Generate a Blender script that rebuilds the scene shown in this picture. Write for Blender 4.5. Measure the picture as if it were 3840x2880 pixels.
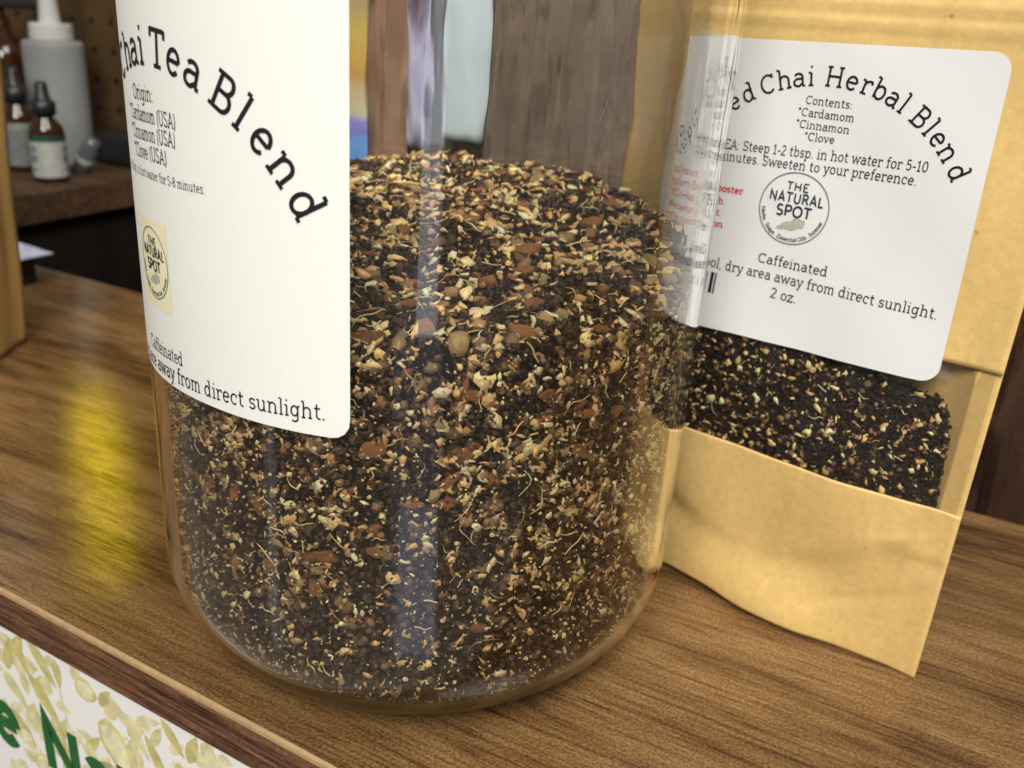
import bpy, math, random
import numpy as np
from mathutils import Matrix, Vector

for o in list(bpy.data.objects):
    bpy.data.objects.remove(o)
S = bpy.context.scene
COL = S.collection
MM = 0.001
rng = np.random.default_rng(7)
random.seed(7)

# ------------------------------------------------------------------ camera
CAM = np.array([-7.7, -247.0, 174.3])
cd = bpy.data.cameras.new('camera')
cam = bpy.data.objects.new('camera', cd)
COL.objects.link(cam)
cam.matrix_world = Matrix(((0.992362, -0.020289, -0.121684, CAM[0] * MM),
                           (-0.104484, 0.386183, -0.916486, CAM[1] * MM),
                           (0.065586, 0.922199, 0.381113, CAM[2] * MM),
                           (0, 0, 0, 1)))
cd.sensor_width = 36
cd.lens = 31.875
cd.clip_start = 0.01
cd.clip_end = 50
cd.dof.use_dof = True
cd.dof.focus_distance = 0.208
cd.dof.aperture_fstop = 19.0
S.camera = cam

# ------------------------------------------------------------------ light
W = bpy.data.worlds.new('World')
S.world = W
W.use_nodes = True
W.node_tree.nodes['Background'].inputs[0].default_value = (1.0, 0.94, 0.86, 1)
W.node_tree.nodes['Background'].inputs[1].default_value = 0.20


def lamp(name, loc, target, sx, sy, radiance, color, spread=180):
    d = bpy.data.lights.new(name, 'AREA')
    d.shape = 'RECTANGLE'
    d.size, d.size_y = sx, sy
    d.energy = radiance * math.pi * sx * sy
    d.color = color
    d.spread = math.radians(spread)
    o = bpy.data.objects.new(name, d)
    COL.objects.link(o)
    o.location = loc
    o.rotation_euler = (Vector(target) - Vector(loc)).to_track_quat('-Z', 'Y').to_euler()
    return o


lamp('ceiling_lamp', (-0.26, -1.05, 1.12), (0, 0, 0.05), 0.75, 0.65, 19.0, (1.0, 0.972, 0.905))
lamp('ceiling_lamp', (0.55, -0.55, 1.60), (0, 0, 0), 0.7, 0.7, 11.5, (1.0, 0.96, 0.89))
lamp('streak_lamp', (-0.06, -1.05, 0.02), (0, -0.07, 0.14), 0.13, 0.50, 1.6, (0.78, 0.87, 1.0))  # added lamp: bluish streak on the jar, in place of a person
lamp('low_streak_lamp', (-0.050, -0.80, -0.47), (0, -0.07, 0.05), 0.21, 0.20, 0.60, (0.58, 0.72, 1.0))  # added lamp: bluish reflection low on the jar front
lamp('low_streak_lamp', (-0.085, -0.92, -0.36), (0, -0.07, 0.06), 0.30, 0.50, 0.20, (0.62, 0.72, 1.0))  # added wider, dimmer lamp that softens the low bluish reflection
lamp('streak_lamp', (-0.67, -0.33, -0.36), (0, -0.07, 0.06), 0.045, 0.34, 0.55, (0.86, 0.84, 1.0))  # added narrow lamp: pale strip reflected in the jar's left side
lamp('yellow_reflection_lamp', (-0.325, 0.66, 0.335), (-0.12, 0.05, 0.0), 0.048, 0.20, 5.2, (1.0, 0.72, 0.0))  # added unseen lamp that makes the yellow reflection on the counter

V = S.view_settings
V.view_transform = 'Standard'
V.look = 'None'
V.exposure = 0
V.gamma = 1
V.use_curve_mapping = False
S.render.engine = 'CYCLES'
cy = S.cycles
cy.max_bounces = 16
cy.transmission_bounces = 14
cy.glossy_bounces = 6
cy.diffuse_bounces = 4
cy.transparent_max_bounces = 16
cy.caustics_refractive = True
cy.caustics_reflective = False
cy.blur_glossy = 0.4
cy.sample_clamp_indirect = 30
cy.use_denoising = True
try:
    cy.denoiser = 'OPENIMAGEDENOISE'
    cy.denoising_input_passes = 'RGB_ALBEDO_NORMAL'
except Exception:
    pass


# ------------------------------------------------------------------ helpers
def empty(name, loc=(0, 0, 0), rotz=0.0):
    o = bpy.data.objects.new(name, None)
    COL.objects.link(o)
    o.location = loc
    o.rotation_euler = (0, 0, rotz)
    o.empty_display_size = 0.01
    return o


def tag(o, label=None, cat=None, group=None, kind=None):
    if label: o['label'] = label
    if cat: o['category'] = cat
    if group: o['group'] = group
    if kind: o['kind'] = kind
    return o


def mesh_obj(name, verts, faces, mat, parent=None, smooth=False, cols=None, scale=MM):
    """verts in millimetres (n,3); faces list of index tuples or an (m,k) array; cols (n,3) per vertex"""
    me = bpy.data.meshes.new(name)
    v = np.asarray(verts, dtype=np.float32) * scale
    if isinstance(faces, np.ndarray):
        m, k = faces.shape
        me.vertices.add(len(v))
        me.vertices.foreach_set('co', v.ravel())
        me.loops.add(m * k)
        me.loops.foreach_set('vertex_index', faces.astype(np.int32).ravel())
        me.polygons.add(m)
        me.polygons.foreach_set('loop_start', np.arange(0, m * k, k, dtype=np.int32))
        me.update(calc_edges=True)
        me.validate()
    else:
        me.from_pydata([tuple(map(float, q)) for q in v], [], faces)
        me.update()
    if cols is not None:
        a = me.color_attributes.new('Col', 'FLOAT_COLOR', 'POINT')
        c = np.ones((len(v), 4), dtype=np.float32)
        c[:, :3] = cols
        a.data.foreach_set('color', c.ravel())
    if smooth:
        me.polygons.foreach_set('use_smooth', np.ones(len(me.polygons), dtype=bool))
    me.materials.append(mat)
    o = bpy.data.objects.new(name, me)
    COL.objects.link(o)
    if parent: o.parent = parent
    return o


def box_geo(x0, x1, y0, y1, z0, z1, bev=0.0):
    import bmesh
    bm = bmesh.new()
    bmesh.ops.create_cube(bm, size=1)
    for v in bm.verts:
        v.co = Vector(((x0 + x1) / 2 + v.co.x * (x1 - x0), (y0 + y1) / 2 + v.co.y * (y1 - y0),
                       (z0 + z1) / 2 + v.co.z * (z1 - z0)))
    if bev:
        bmesh.ops.bevel(bm, geom=bm.edges[:], offset=bev, segments=2, affect='EDGES', profile=0.6)
    bm.verts.index_update()
    vs = [tuple(v.co) for v in bm.verts]
    fs = [tuple(v.index for v in f.verts) for f in bm.faces]
    bm.free()
    return np.array(vs), fs


def lathe(profile, seg=48, center=(0, 0, 0)):
    pr = np.array(profile, float)
    n = len(pr)
    a = np.linspace(0, 2 * np.pi, seg, endpoint=False)
    vs = np.stack([pr[:, None, 0] * np.cos(a), pr[:, None, 0] * np.sin(a), np.repeat(pr[:, 1:2], seg, 1)], -1).reshape(-1, 3)
    vs = vs + np.array(center)
    fs = []
    for i in range(n - 1):
        for j in range(seg):
            k = (j + 1) % seg
            fs.append((i * seg + j, i * seg + k, (i + 1) * seg + k, (i + 1) * seg + j))
    if pr[0, 0] > 0.01: fs.append(tuple(range(seg - 1, -1, -1)))
    if pr[-1, 0] > 0.01: fs.append(tuple((n - 1) * seg + j for j in range(seg)))
    return vs, fs


def arc(cx, cy_, rx, ry, a0, a1, n=None):
    n = n or max(5, int(abs(a1 - a0) / 15))
    t = np.radians(np.linspace(a0, a1, n + 1))
    return [(cx + rx * math.cos(x), cy_ + ry * math.sin(x)) for x in t]


def sstep(x, a, b):
    t = np.clip((x - a) / (b - a), 0, 1)
    return t * t * (3 - 2 * t)


# ---- materials
def nmat(name, rough=0.6, spec=0.3):
    m = bpy.data.materials.new(name)
    m.use_nodes = True
    nt = m.node_tree
    b = nt.nodes['Principled BSDF']
    b.inputs['Roughness'].default_value = rough
    b.inputs['Specular IOR Level'].default_value = spec
    return m, nt, b


def node(nt, t, **kw):
    n = nt.nodes.new(t)
    for k, v in kw.items(): setattr(n, k, v)
    return n


def coords(nt, scale=(1, 1, 1), rotz=0.0, loc=(0, 0, 0)):
    tc = node(nt, 'ShaderNodeTexCoord')
    mp0 = node(nt, 'ShaderNodeMapping')
    mp0.inputs['Rotation'].default_value = (0, 0, rotz)
    nt.links.new(tc.outputs['Object'], mp0.inputs['Vector'])
    mp = node(nt, 'ShaderNodeMapping')
    mp.inputs['Scale'].default_value = scale
    mp.inputs['Location'].default_value = loc
    nt.links.new(mp0.outputs[0], mp.inputs['Vector'])
    return mp.outputs[0]


def noise(nt, vec, scale=1.0, detail=4, rough=0.55, dist=0.0):
    n = node(nt, 'ShaderNodeTexNoise')
    n.inputs['Scale'].default_value = scale
    n.inputs['Detail'].default_value = detail
    n.inputs['Roughness'].default_value = rough
    n.inputs['Distortion'].default_value = dist
    nt.links.new(vec, n.inputs['Vector'])
    return n.outputs['Fac']


def ramp(nt, fac, stops):
    r = node(nt, 'ShaderNodeValToRGB')
    e = r.color_ramp.elements
    while len(e) < len(stops): e.new(0.5)
    for el, (p, c) in zip(e, stops):
        el.position = p
        el.color = (c[0], c[1], c[2], 1) if not isinstance(c, (int, float)) else (c, c, c, 1)
    nt.links.new(fac, r.inputs[0])
    return r.outputs[0]


def mix(nt, a, b, fac, mode='MIX'):
    m = node(nt, 'ShaderNodeMix', data_type='RGBA', blend_type=mode)
    for sock, v in ((m.inputs[6], a), (m.inputs[7], b)):
        if isinstance(v, tuple): sock.default_value = (*v, 1)
        else: nt.links.new(v, sock)
    if isinstance(fac, (int, float)): m.inputs[0].default_value = fac
    else: nt.links.new(fac, m.inputs[0])
    return m.outputs[2]


def bump(nt, b, h, strength, dist):
    n = node(nt, 'ShaderNodeBump')
    n.inputs['Strength'].default_value = strength
    n.inputs['Distance'].default_value = dist
    nt.links.new(h, n.inputs['Height'])
    nt.links.new(n.outputs[0], b.inputs['Normal'])


def speckled(name, c, var=0.25, scale=900, rough=0.6, spec=0.3, bmp=0.0, stretch=(1, 1, 1)):
    m, nt, b = nmat(name, rough, spec)
    v = coords(nt, stretch)
    f = noise(nt, v, scale, 4)
    lo = tuple(x * (1 - var) for x in c)
    hi = tuple(min(1, x * (1 + var)) for x in c)
    nt.links.new(ramp(nt, f, [(0.3, lo), (0.7, hi)]), b.inputs['Base Color'])
    if bmp: bump(nt, b, f, bmp, 0.0004)
    return m


def wood(name, stops, rotz, along=14, across=330, rough=0.38, spec=0.4, dark=0.55, vertical=False, fine=0.55):
    m, nt, b = nmat(name, rough, spec)

    def sc(a, c):
        return (a, c, c) if not vertical else (c, c, a)
    f1 = noise(nt, coords(nt, sc(along, across), rotz), 1.0, 6, 0.68, 0.6)
    f2 = noise(nt, coords(nt, sc(along * 2.6, across * 3.4), rotz, (3.1, 1.7, 0)), 1.0, 3, 0.6, 0.25)
    f3 = noise(nt, coords(nt, sc(along * .26, across * .055), rotz, (7.7, .3, 0)), 1.0, 4, 0.55, 1.0)
    f5 = noise(nt, coords(nt, sc(along * .8, across * .9), rotz, (1.7, 5.3, 0)), 1.0, 2, 0.5, 1.2)
    mx = node(nt, 'ShaderNodeMath', operation='MULTIPLY_ADD')
    nt.links.new(f3, mx.inputs[0]); mx.inputs[1].default_value = 0.95
    nt.links.new(f1, mx.inputs[2])
    sb = node(nt, 'ShaderNodeMath', operation='SUBTRACT')
    nt.links.new(mx.outputs[0], sb.inputs[0]); sb.inputs[1].default_value = 0.475
    c = ramp(nt, sb.outputs[0], stops)
    deep = tuple(x * 0.5 for x in stops[0][1])

    def dk(f, lo, hi, k, c):
        p = ramp(nt, f, [(lo, 1.0), (hi, 0.0)])
        q = node(nt, 'ShaderNodeMath', operation='MULTIPLY')
        nt.links.new(p, q.inputs[0]); q.inputs[1].default_value = k
        return mix(nt, c, deep, q.outputs[0])
    c = dk(f2, .36, .42, dark, c)
    c = dk(f5, .30, .345, min(1.0, dark * 1.2), c)
    f4 = noise(nt, coords(nt, (1, 1, 1)), 1250, 1, 0.5)
    c = mix(nt, c, ramp(nt, f4, [(0.36, 0.55), (0.64, 1.45)]), fine, 'MULTIPLY')
    nt.links.new(c, b.inputs['Base Color'])
    nt.links.new(ramp(nt, f1, [(0.3, rough + 0.08), (0.7, rough - 0.05)]), b.inputs['Roughness'])
    nt.links.new(ramp(nt, f2, [(0.40, 0.04), (0.52, spec)]), b.inputs['Specular IOR Level'])
    bump(nt, b, mix(nt, f2, f4, 0.30), 0.12, 0.0002)
    return m


ANG = math.atan2(-0.552, 0.834)            # counter direction
M_COUNTER = wood('counter_laminate', [(0.28, (0.044, 0.021, 0.0085)), (0.42, (0.112, 0.057, 0.022)), (0.55, (0.170, 0.093, 0.036)),
                                      (0.74, (0.245, 0.142, 0.058))], -ANG, along=30, across=820, rough=0.12, spec=.5, dark=.5, fine=.7)
M_EDGE = wood('edge_band', [(0.36, (0.030, 0.012, 0.006)), (0.5, (0.100, 0.043, 0.020)), (0.64, (0.23, 0.112, 0.06))], -ANG, along=16, across=560,
              rough=0.45)
M_LIP = speckled('edge_lip', (0.36, 0.235, 0.12), 0.12, 260, 0.4)
M_DARKWOOD = wood('dark_wood', [(0.25, (0.010, 0.005, 0.003)), (0.5, (0.046, 0.021, 0.011)), (0.78, (0.085, 0.044, 0.024))], 0, along=5, across=45,
                  rough=0.5, vertical=True)
M_SHELF = wood('shelf_wood', [(0.25, (0.026, 0.013, 0.007)), (0.5, (0.056, 0.030, 0.016)), (0.75, (0.095, 0.052, 0.028))], -ANG, along=8, across=120,
               rough=0.5)
M_DARK = speckled('dark_void', (0.010, 0.007, 0.005), 0.3, 40, 0.8, 0.1)
M_BLACK = speckled('black_plastic', (0.012, 0.012, 0.013), 0.3, 300, 0.4, 0.5)
M_INK = speckled('printed_ink', (0.013, 0.013, 0.016), 0.2, 2000, 0.6, 0.2)
M_INKRED = speckled('red_ink', (0.62, 0.03, 0.04), 0.2, 2000, 0.6, 0.2)
M_INKGREEN = speckled('green_ink', (0.018, 0.115, 0.030), 0.2, 300, 0.6, 0.2)
M_INKSLATE = speckled('slate_ink', (0.022, 0.034, 0.042), 0.2, 2000, 0.6, 0.2)
M_INKRING = speckled('ring_ink', (0.12, 0.17, 0.20), 0.2, 2000, 0.6, 0.2)
M_LEAFINK = speckled('sage_ink', (0.40, 0.41, 0.33), 0.3, 1800, 0.6, 0.2)
M_CREAM = speckled('cream_print', (0.80, 0.74, 0.50), 0.04, 600, 0.5, 0.3)
M_WHITEPLASTIC = speckled('white_plastic', (0.46, 0.47, 0.45), 0.06, 40, 0.4, 0.4)
M_AMBER, _nt, _b = nmat('amber_glass', 0.08, 0.6)
_b.inputs['Base Color'].default_value = (0.03, 0.010, 0.003, 1)
M_STEEL = speckled('clear_vial', (0.10, 0.105, 0.11), 0.2, 60, 0.22, 0.7)


def paper(name, c, fine=0.02):
    m, nt, b = nmat(name, 0.48, 0.35)
    v = coords(nt)
    f = noise(nt, v, 1600, 3, 0.6)
    nt.links.new(ramp(nt, f, [(0.3, tuple(x * (1 - fine) for x in c)), (0.7, tuple(min(1, x * (1 + fine)) for x in c))]), b.inputs['Base Color'])
    bump(nt, b, f, 0.05, 0.0002)
    return m


M_LABEL = paper('label_paper', (0.78, 0.78, 0.74))
M_LABEL2 = paper('pouch_label_paper', (0.73, 0.73, 0.725))
M_BANNERWHITE = paper('banner_vinyl', (0.80, 0.79, 0.78))


def kraft_mat(name, c):
    m, nt, b = nmat(name, 0.5, 0.35)
    v = coords(nt)
    f = noise(nt, v, 420, 5, 0.7)
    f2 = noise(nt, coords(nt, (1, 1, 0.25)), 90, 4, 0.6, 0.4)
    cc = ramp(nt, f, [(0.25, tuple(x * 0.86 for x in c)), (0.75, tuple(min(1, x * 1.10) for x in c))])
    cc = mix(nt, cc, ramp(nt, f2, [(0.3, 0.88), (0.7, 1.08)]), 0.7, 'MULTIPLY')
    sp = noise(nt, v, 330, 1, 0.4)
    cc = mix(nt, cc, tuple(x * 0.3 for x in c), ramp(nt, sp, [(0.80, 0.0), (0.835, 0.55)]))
    nt.links.new(cc, b.inputs['Base Color'])
    bump(nt, b, mix(nt, f, f2, 0.6), 0.26, 0.0006)
    return m


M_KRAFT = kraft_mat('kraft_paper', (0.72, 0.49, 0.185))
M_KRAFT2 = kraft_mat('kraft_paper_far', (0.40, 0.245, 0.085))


def glass_mat():
    m, nt, b = nmat('jar_glass', 0.0, 0.5)
    b.inputs['Base Color'].default_value = (0.975, 0.99, 0.98, 1)
    b.inputs['Transmission Weight'].default_value = 1.0
    b.inputs['IOR'].default_value = 1.46
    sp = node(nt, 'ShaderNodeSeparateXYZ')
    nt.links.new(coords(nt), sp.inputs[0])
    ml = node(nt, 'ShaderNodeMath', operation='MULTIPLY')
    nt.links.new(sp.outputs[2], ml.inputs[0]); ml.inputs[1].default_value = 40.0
    # foot colour darkened for shade and dark reflections at the base, faintly green
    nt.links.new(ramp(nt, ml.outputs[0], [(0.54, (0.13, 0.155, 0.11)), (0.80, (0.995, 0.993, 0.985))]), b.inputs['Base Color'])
    f = noise(nt, coords(nt, (70, 70, 16)), 1.0, 2, 0.5, 0.6)
    f2 = noise(nt, coords(nt, (160, 160, 30)), 1.0, 1, 0.4, 0.3)
    bp = node(nt, 'ShaderNodeBump')
    bp.inputs['Distance'].default_value = 0.0022
    m2 = node(nt, 'ShaderNodeMath', operation='MULTIPLY')
    nt.links.new(sp.outputs[2], m2.inputs[0]); m2.inputs[1].default_value = 4.0
    nt.links.new(ramp(nt, m2.outputs[0], [(0.50, 0.06), (0.64, 0.12)]), bp.inputs['Strength'])
    nt.links.new(mix(nt, f, f2, 0.35), bp.inputs['Height'])
    nt.links.new(bp.outputs[0], b.inputs['Normal'])
    return m


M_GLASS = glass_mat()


def film_mat():
    m = bpy.data.materials.new('clear_film')
    m.use_nodes = True
    nt = m.node_tree
    nt.nodes.clear()
    out = node(nt, 'ShaderNodeOutputMaterial')
    tr = node(nt, 'ShaderNodeBsdfTransparent')
    tr.inputs[0].default_value = (0.93, 0.92, 0.90, 1)
    gl = node(nt, 'ShaderNodeBsdfGlossy')
    gl.inputs['Roughness'].default_value = 0.30
    lw = node(nt, 'ShaderNodeLayerWeight')
    pw = node(nt, 'ShaderNodeMath', operation='POWER')
    nt.links.new(lw.outputs['Facing'], pw.inputs[0]); pw.inputs[1].default_value = 4.0
    fr = node(nt, 'ShaderNodeMath', operation='MULTIPLY_ADD')
    nt.links.new(pw.outputs[0], fr.inputs[0]); fr.inputs[1].default_value = 0.8; fr.inputs[2].default_value = 0.07
    f = noise(nt, coords(nt, (1, 1, 2.2)), 45, 2, 0.5, 1.0)
    bp = node(nt, 'ShaderNodeBump')
    bp.inputs['Strength'].default_value = 0.7
    bp.inputs['Distance'].default_value = 0.0015
    nt.links.new(f, bp.inputs['Height'])
    nt.links.new(bp.outputs[0], gl.inputs['Normal'])
    mx = node(nt, 'ShaderNodeMixShader')
    nt.links.new(fr.outputs[0], mx.inputs[0])
    nt.links.new(tr.outputs[0], mx.inputs[1])
    nt.links.new(gl.outputs[0], mx.inputs[2])
    nt.links.new(mx.outputs[0], out.inputs[0])
    return m


M_FILM = film_mat()


def tea_mat():
    m, nt, b = nmat('tea_mix', 0.75, 0.12)
    a = node(nt, 'ShaderNodeAttribute', attribute_name='Col')
    f = noise(nt, coords(nt), 2600, 3, 0.65)
    c = mix(nt, a.outputs['Color'], ramp(nt, f, [(0.28, 0.55), (0.72, 1.35)]), 0.75, 'MULTIPLY')
    nt.links.new(c, b.inputs['Base Color'])
    bump(nt, b, f, 0.5, 0.0004)
    return m


M_TEA = tea_mat()


def bark_mat():
    m, nt, b = nmat('cinnamon_bark', 0.75, 0.15)
    f = noise(nt, coords(nt, (240, 1500, 1500)), 1.0, 4, 0.6, 0.4)
    oi = node(nt, 'ShaderNodeObjectInfo')
    c = ramp(nt, f, [(0.28, (0.09, 0.038, 0.016)), (0.50, (0.32, 0.145, 0.056)), (0.76, (0.52, 0.28, 0.12))])
    c = mix(nt, c, ramp(nt, oi.outputs['Random'], [(0.0, (0.62, 0.60, 0.60)), (0.5, (1, 0.95, 0.9)), (1.0, (1.22, 1.15, 1.0))]), 1.0, 'MULTIPLY')
    nt.links.new(c, b.inputs['Base Color'])
    bump(nt, b, f, 0.6, 0.0008)
    return m


M_BARK = bark_mat()


# ------------------------------------------------------------------ stroke lettering
H = 0.035
X = 0.5


def sf(x, y, l=0.09, r=0.09):
    return [(x - l, y), (x + r, y)]


B0, XT, CT, AT = H, X - H, 0.70 - H, 0.74 - H
EL = lambda cx, cy_, rx, ry: arc(cx, cy_, rx, ry, 0, 360, 22)
G = {}


def gl(ch, adv, strokes, serifs=()):
    G[ch] = (adv, strokes, list(serifs))


gl('a', .50, [arc(.24, .335, .15, .13, 150, 0) + [(.39, H)], [(.39, .285), (.25, .285)] + arc(.215, .16, .14, .125, 90, 270) + [(.26, H), (.39, .13)]], [sf(.42, B0, .03, .06)])
gl('b', .54, [[(.13, H), (.13, AT)], EL(.29, .25, .165, .215)], [sf(.09, AT, .08, .03)])
gl('c', .46, [arc(.25, .25, .175, .215, 45, 310)], [[(.385, .33), (.385, .45)]])
gl('d', .56, [[(.395, H), (.395, AT)], EL(.235, .25, .165, .215)], [sf(.36, AT, .08, .03), sf(.43, B0, .03, .07)])
gl('e', .49, [[(.075, .262), (.41, .262)], arc(.245, .25, .17, .215, 3, 318)])
gl('f', .35, [arc(.295, .575, .125, .13, 65, 180) + [(.17, H)], [(.05, XT), (.31, XT)]], [sf(.17, B0)])
gl('g', .54, [EL(.235, .26, .16, .205), [(.395, XT), (.395, -.06)] + arc(.24, -.06, .155, .125, 0, -145)], [sf(.42, XT, .03, .07)])
gl('h', .58, [[(.13, H), (.13, AT)], arc(.285, .31, .155, .155, 180, 0) + [(.44, H)]], [sf(.09, AT, .07, .03), sf(.13, B0), sf(.44, B0)])
gl('i', .28, [[(.14, H), (.14, XT)], [(.105, .66), (.175, .66)]], [sf(.10, XT, .07, .03), sf(.14, B0)])
gl('l', .28, [[(.14, H), (.14, AT)]], [sf(.10, AT, .07, .03), sf(.14, B0)])
gl('m', .80, [[(.13, H), (.13, XT)], arc(.26, .33, .13, .135, 180, 0) + [(.39, H)], arc(.52, .33, .13, .135, 180, 0) + [(.65, H)]],
   [sf(.09, XT, .07, .03), sf(.13, B0, .08, .07), sf(.39, B0, .07, .07), sf(.65, B0, .07, .08)])
gl('n', .58, [[(.13, H), (.13, XT)], arc(.285, .31, .155, .155, 180, 0) + [(.44, H)]], [sf(.09, XT, .07, .03), sf(.13, B0), sf(.44, B0)])
gl('o', .50, [EL(.25, .25, .175, .215)])
gl('p', .55, [[(.13, -.19), (.13, XT)], EL(.295, .25, .165, .215)], [sf(.09, XT, .07, .03), sf(.13, -.19)])
gl('r', .41, [[(.13, H), (.13, XT)], arc(.30, .30, .17, .165, 180, 65)], [sf(.09, XT, .07, .03), sf(.15, B0, .10, .11), [(.365, .36), (.365, .46)]])
gl('s', .42, [arc(.21, .36, .125, .105, 30, 270) + arc(.21, .147, .137, .112, 90, -150)], [[(.325, .38), (.325, .465)], [(.085, .04), (.085, .12)]])
gl('t', .37, [[(.16, .64), (.16, .16)] + arc(.275, .16, .115, .125, 180, 300), [(.05, XT), (.32, XT)]])
gl('u', .58, [[(.13, XT), (.13, .19)] + arc(.275, .19, .145, .155, 180, 360) + [(.43, XT)], [(.43, .25), (.43, H)]], [sf(.10, XT, .07, .03), sf(.40, XT, .07, .03), sf(.46, B0, .03, .07)])
gl('v', .50, [[(.08, XT), (.25, .02), (.42, XT)]], [sf(.08, XT), sf(.42, XT)])
gl('w', .74, [[(.08, XT), (.22, .02), (.37, XT), (.52, .02), (.66, XT)]], [sf(.08, XT), sf(.66, XT)])
gl('x', .5, [[(.08, H), (.42, XT)], [(.08, XT), (.42, H)]], [sf(.08, H), sf(.42, H), sf(.08, XT), sf(.42, XT)])
gl('y', .50, [[(.08, XT), (.26, .03)], [(.43, XT), (.21, -.13), (.15, -.18), (.07, -.18)]], [sf(.08, XT), sf(.42, XT)])
gl('z', .45, [[(.07, XT), (.37, XT), (.06, H), (.39, H)]], [[(.06, .38), (.06, .49)], [(.39, .01), (.39, .13)]])
gl('0', .48, [EL(.24, .35, .17, .315)])
gl('1', .40, [[(.06, .55), (.20, .655), (.20, H)]], [sf(.20, B0, .13, .13)])
gl('2', .47, [arc(.23, .50, .15, .165, 160, -25) + [(.06, H), (.41, H)]])
gl('5', .47, [[(.37, CT), (.12, CT), (.10, .385)] + arc(.22, .225, .165, .19, 118, -150)])
gl('8', .48, [EL(.24, .515, .13, .15), EL(.24, .20, .16, .165)])
gl('.', .22, [[(.07, .04), (.15, .04)]])
gl(',', .22, [[(.12, .06), (.06, -.10)]])
gl(':', .24, [[(.08, .05), (.16, .05)], [(.08, .40), (.16, .40)]])
gl('-', .32, [[(.04, .26), (.28, .26)]])
gl('*', .36, [[(.17, .48), (.17, .70)], [(.08, .53), (.26, .65)], [(.08, .65), (.26, .53)]])
gl('(', .30, [arc(.37, .30, .25, .48, 130, 230)])
gl(')', .30, [arc(-.07, .30, .25, .48, 50, -50)])
gl(' ', .25, [])
gl('C', .62, [arc(.32, .35, .255, .315, 45, 315)], [[(.515, .52), (.515, .68)]])
gl('T', .60, [[(.05, CT), (.55, CT)], [(.30, CT), (.30, H)]], [[(.05, .53), (.05, .69)], [(.55, .53), (.55, .69)], sf(.30, B0, .13, .13)])
gl('B', .59, [[(.15, H), (.15, CT)], [(.15, CT), (.33, CT)] + arc(.33, .515, .135, .15, 90, -90) + [(.15, .365)], [(.33, .365)] + arc(.35, .20, .155, .165, 90, -90) + [(.15, H)]],
   [[(.04, CT), (.15, CT)], [(.04, H), (.15, H)]])
gl('O', .68, [EL(.34, .35, .275, .315)])
gl('U', .66, [[(.13, CT), (.13, .24)] + arc(.33, .24, .20, .205, 180, 360) + [(.53, CT)]], [sf(.13, CT), sf(.53, CT)])
gl('S', .52, [arc(.26, .505, .165, .16, 30, 270) + arc(.26, .19, .18, .155, 90, -150)], [[(.42, .54), (.42, .68)], [(.09, .03), (.09, .17)]])
gl('A', .66, [[(.09, H), (.33, .68), (.57, H)], [(.19, .235), (.47, .235)]], [sf(.09, B0), sf(.57, B0)])
gl('E', .57, [[(.14, H), (.14, CT)], [(.14, CT), (.50, CT)], [(.14, .36), (.40, .36)], [(.14, H), (.52, H)]],
   [[(.04, CT), (.14, CT)], [(.04, H), (.14, H)], [(.50, .53), (.50, .69)], [(.52, .01), (.52, .17)]])
gl('H', .74, [[(.16, H), (.16, CT)], [(.58, H), (.58, CT)], [(.16, .36), (.58, .36)]], [sf(.16, B0), sf(.58, B0), sf(.16, CT), sf(.58, CT)])
gl('D', .66, [[(.15, H), (.15, CT)], [(.15, CT), (.31, CT)] + arc(.31, .35, .28, .315, 90, -90) + [(.15, H)]], [[(.04, CT), (.15, CT)], [(.04, H), (.15, H)]])
gl('I', .32, [[(.16, H), (.16, CT)]], [sf(.16, B0, .12, .12), sf(.16, CT, .12, .12)])
gl('G', .66, [arc(.33, .35, .265, .315, 45, 330) + [(.57, .31), (.38, .31)]], [[(.53, .52), (.53, .68)]])
gl('N', .70, [[(.13, H), (.13, CT), (.57, H), (.57, CT)]], [sf(.13, B0)])
gl('R', .60, [[(.13, H), (.13, CT), (.32, CT)] + arc(.32, .51, .15, .155, 90, -90) + [(.13, .355)], [(.32, .355), (.52, H)]])
gl('L', .50, [[(.13, CT), (.13, H), (.46, H)]])
gl('P', .57, [[(.13, H), (.13, CT), (.33, CT)] + arc(.33, .50, .155, .165, 90, -90) + [(.13, .335)]])


def ribbon(pts, w):
    """polyline -> left/right offset points"""
    p = np.array(pts, float)
    # split long segments so that the strip can follow a curved wall
    q = [p[0]]
    for a, b in zip(p[:-1], p[1:]):
        n = max(1, int(np.linalg.norm(b - a) / 0.14))
        for i in range(1, n + 1): q.append(a + (b - a) * i / n)
    p = np.array(q)
    keep = [0] + [i for i in range(1, len(p)) if np.linalg.norm(p[i] - p[i - 1]) > 1e-6]
    p = p[keep]
    closed = np.linalg.norm(p[0] - p[-1]) < 1e-5 and len(p) > 4
    d = np.diff(p, axis=0)
    d /= np.linalg.norm(d, axis=1)[:, None]
    n = np.stack([-d[:, 1], d[:, 0]], 1)
    off = np.zeros_like(p)
    for i in range(len(p)):
        a = n[i - 1] if i > 0 else (n[-1] if closed else n[0])
        b = n[i] if i < len(n) else (n[0] if closed else n[-1])
        m = a + b
        l = np.linalg.norm(m)
        m = a if l < 1e-6 else m / l
        off[i] = m / max(0.45, m @ a)
    return p + off * w / 2, p - off * w / 2


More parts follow.
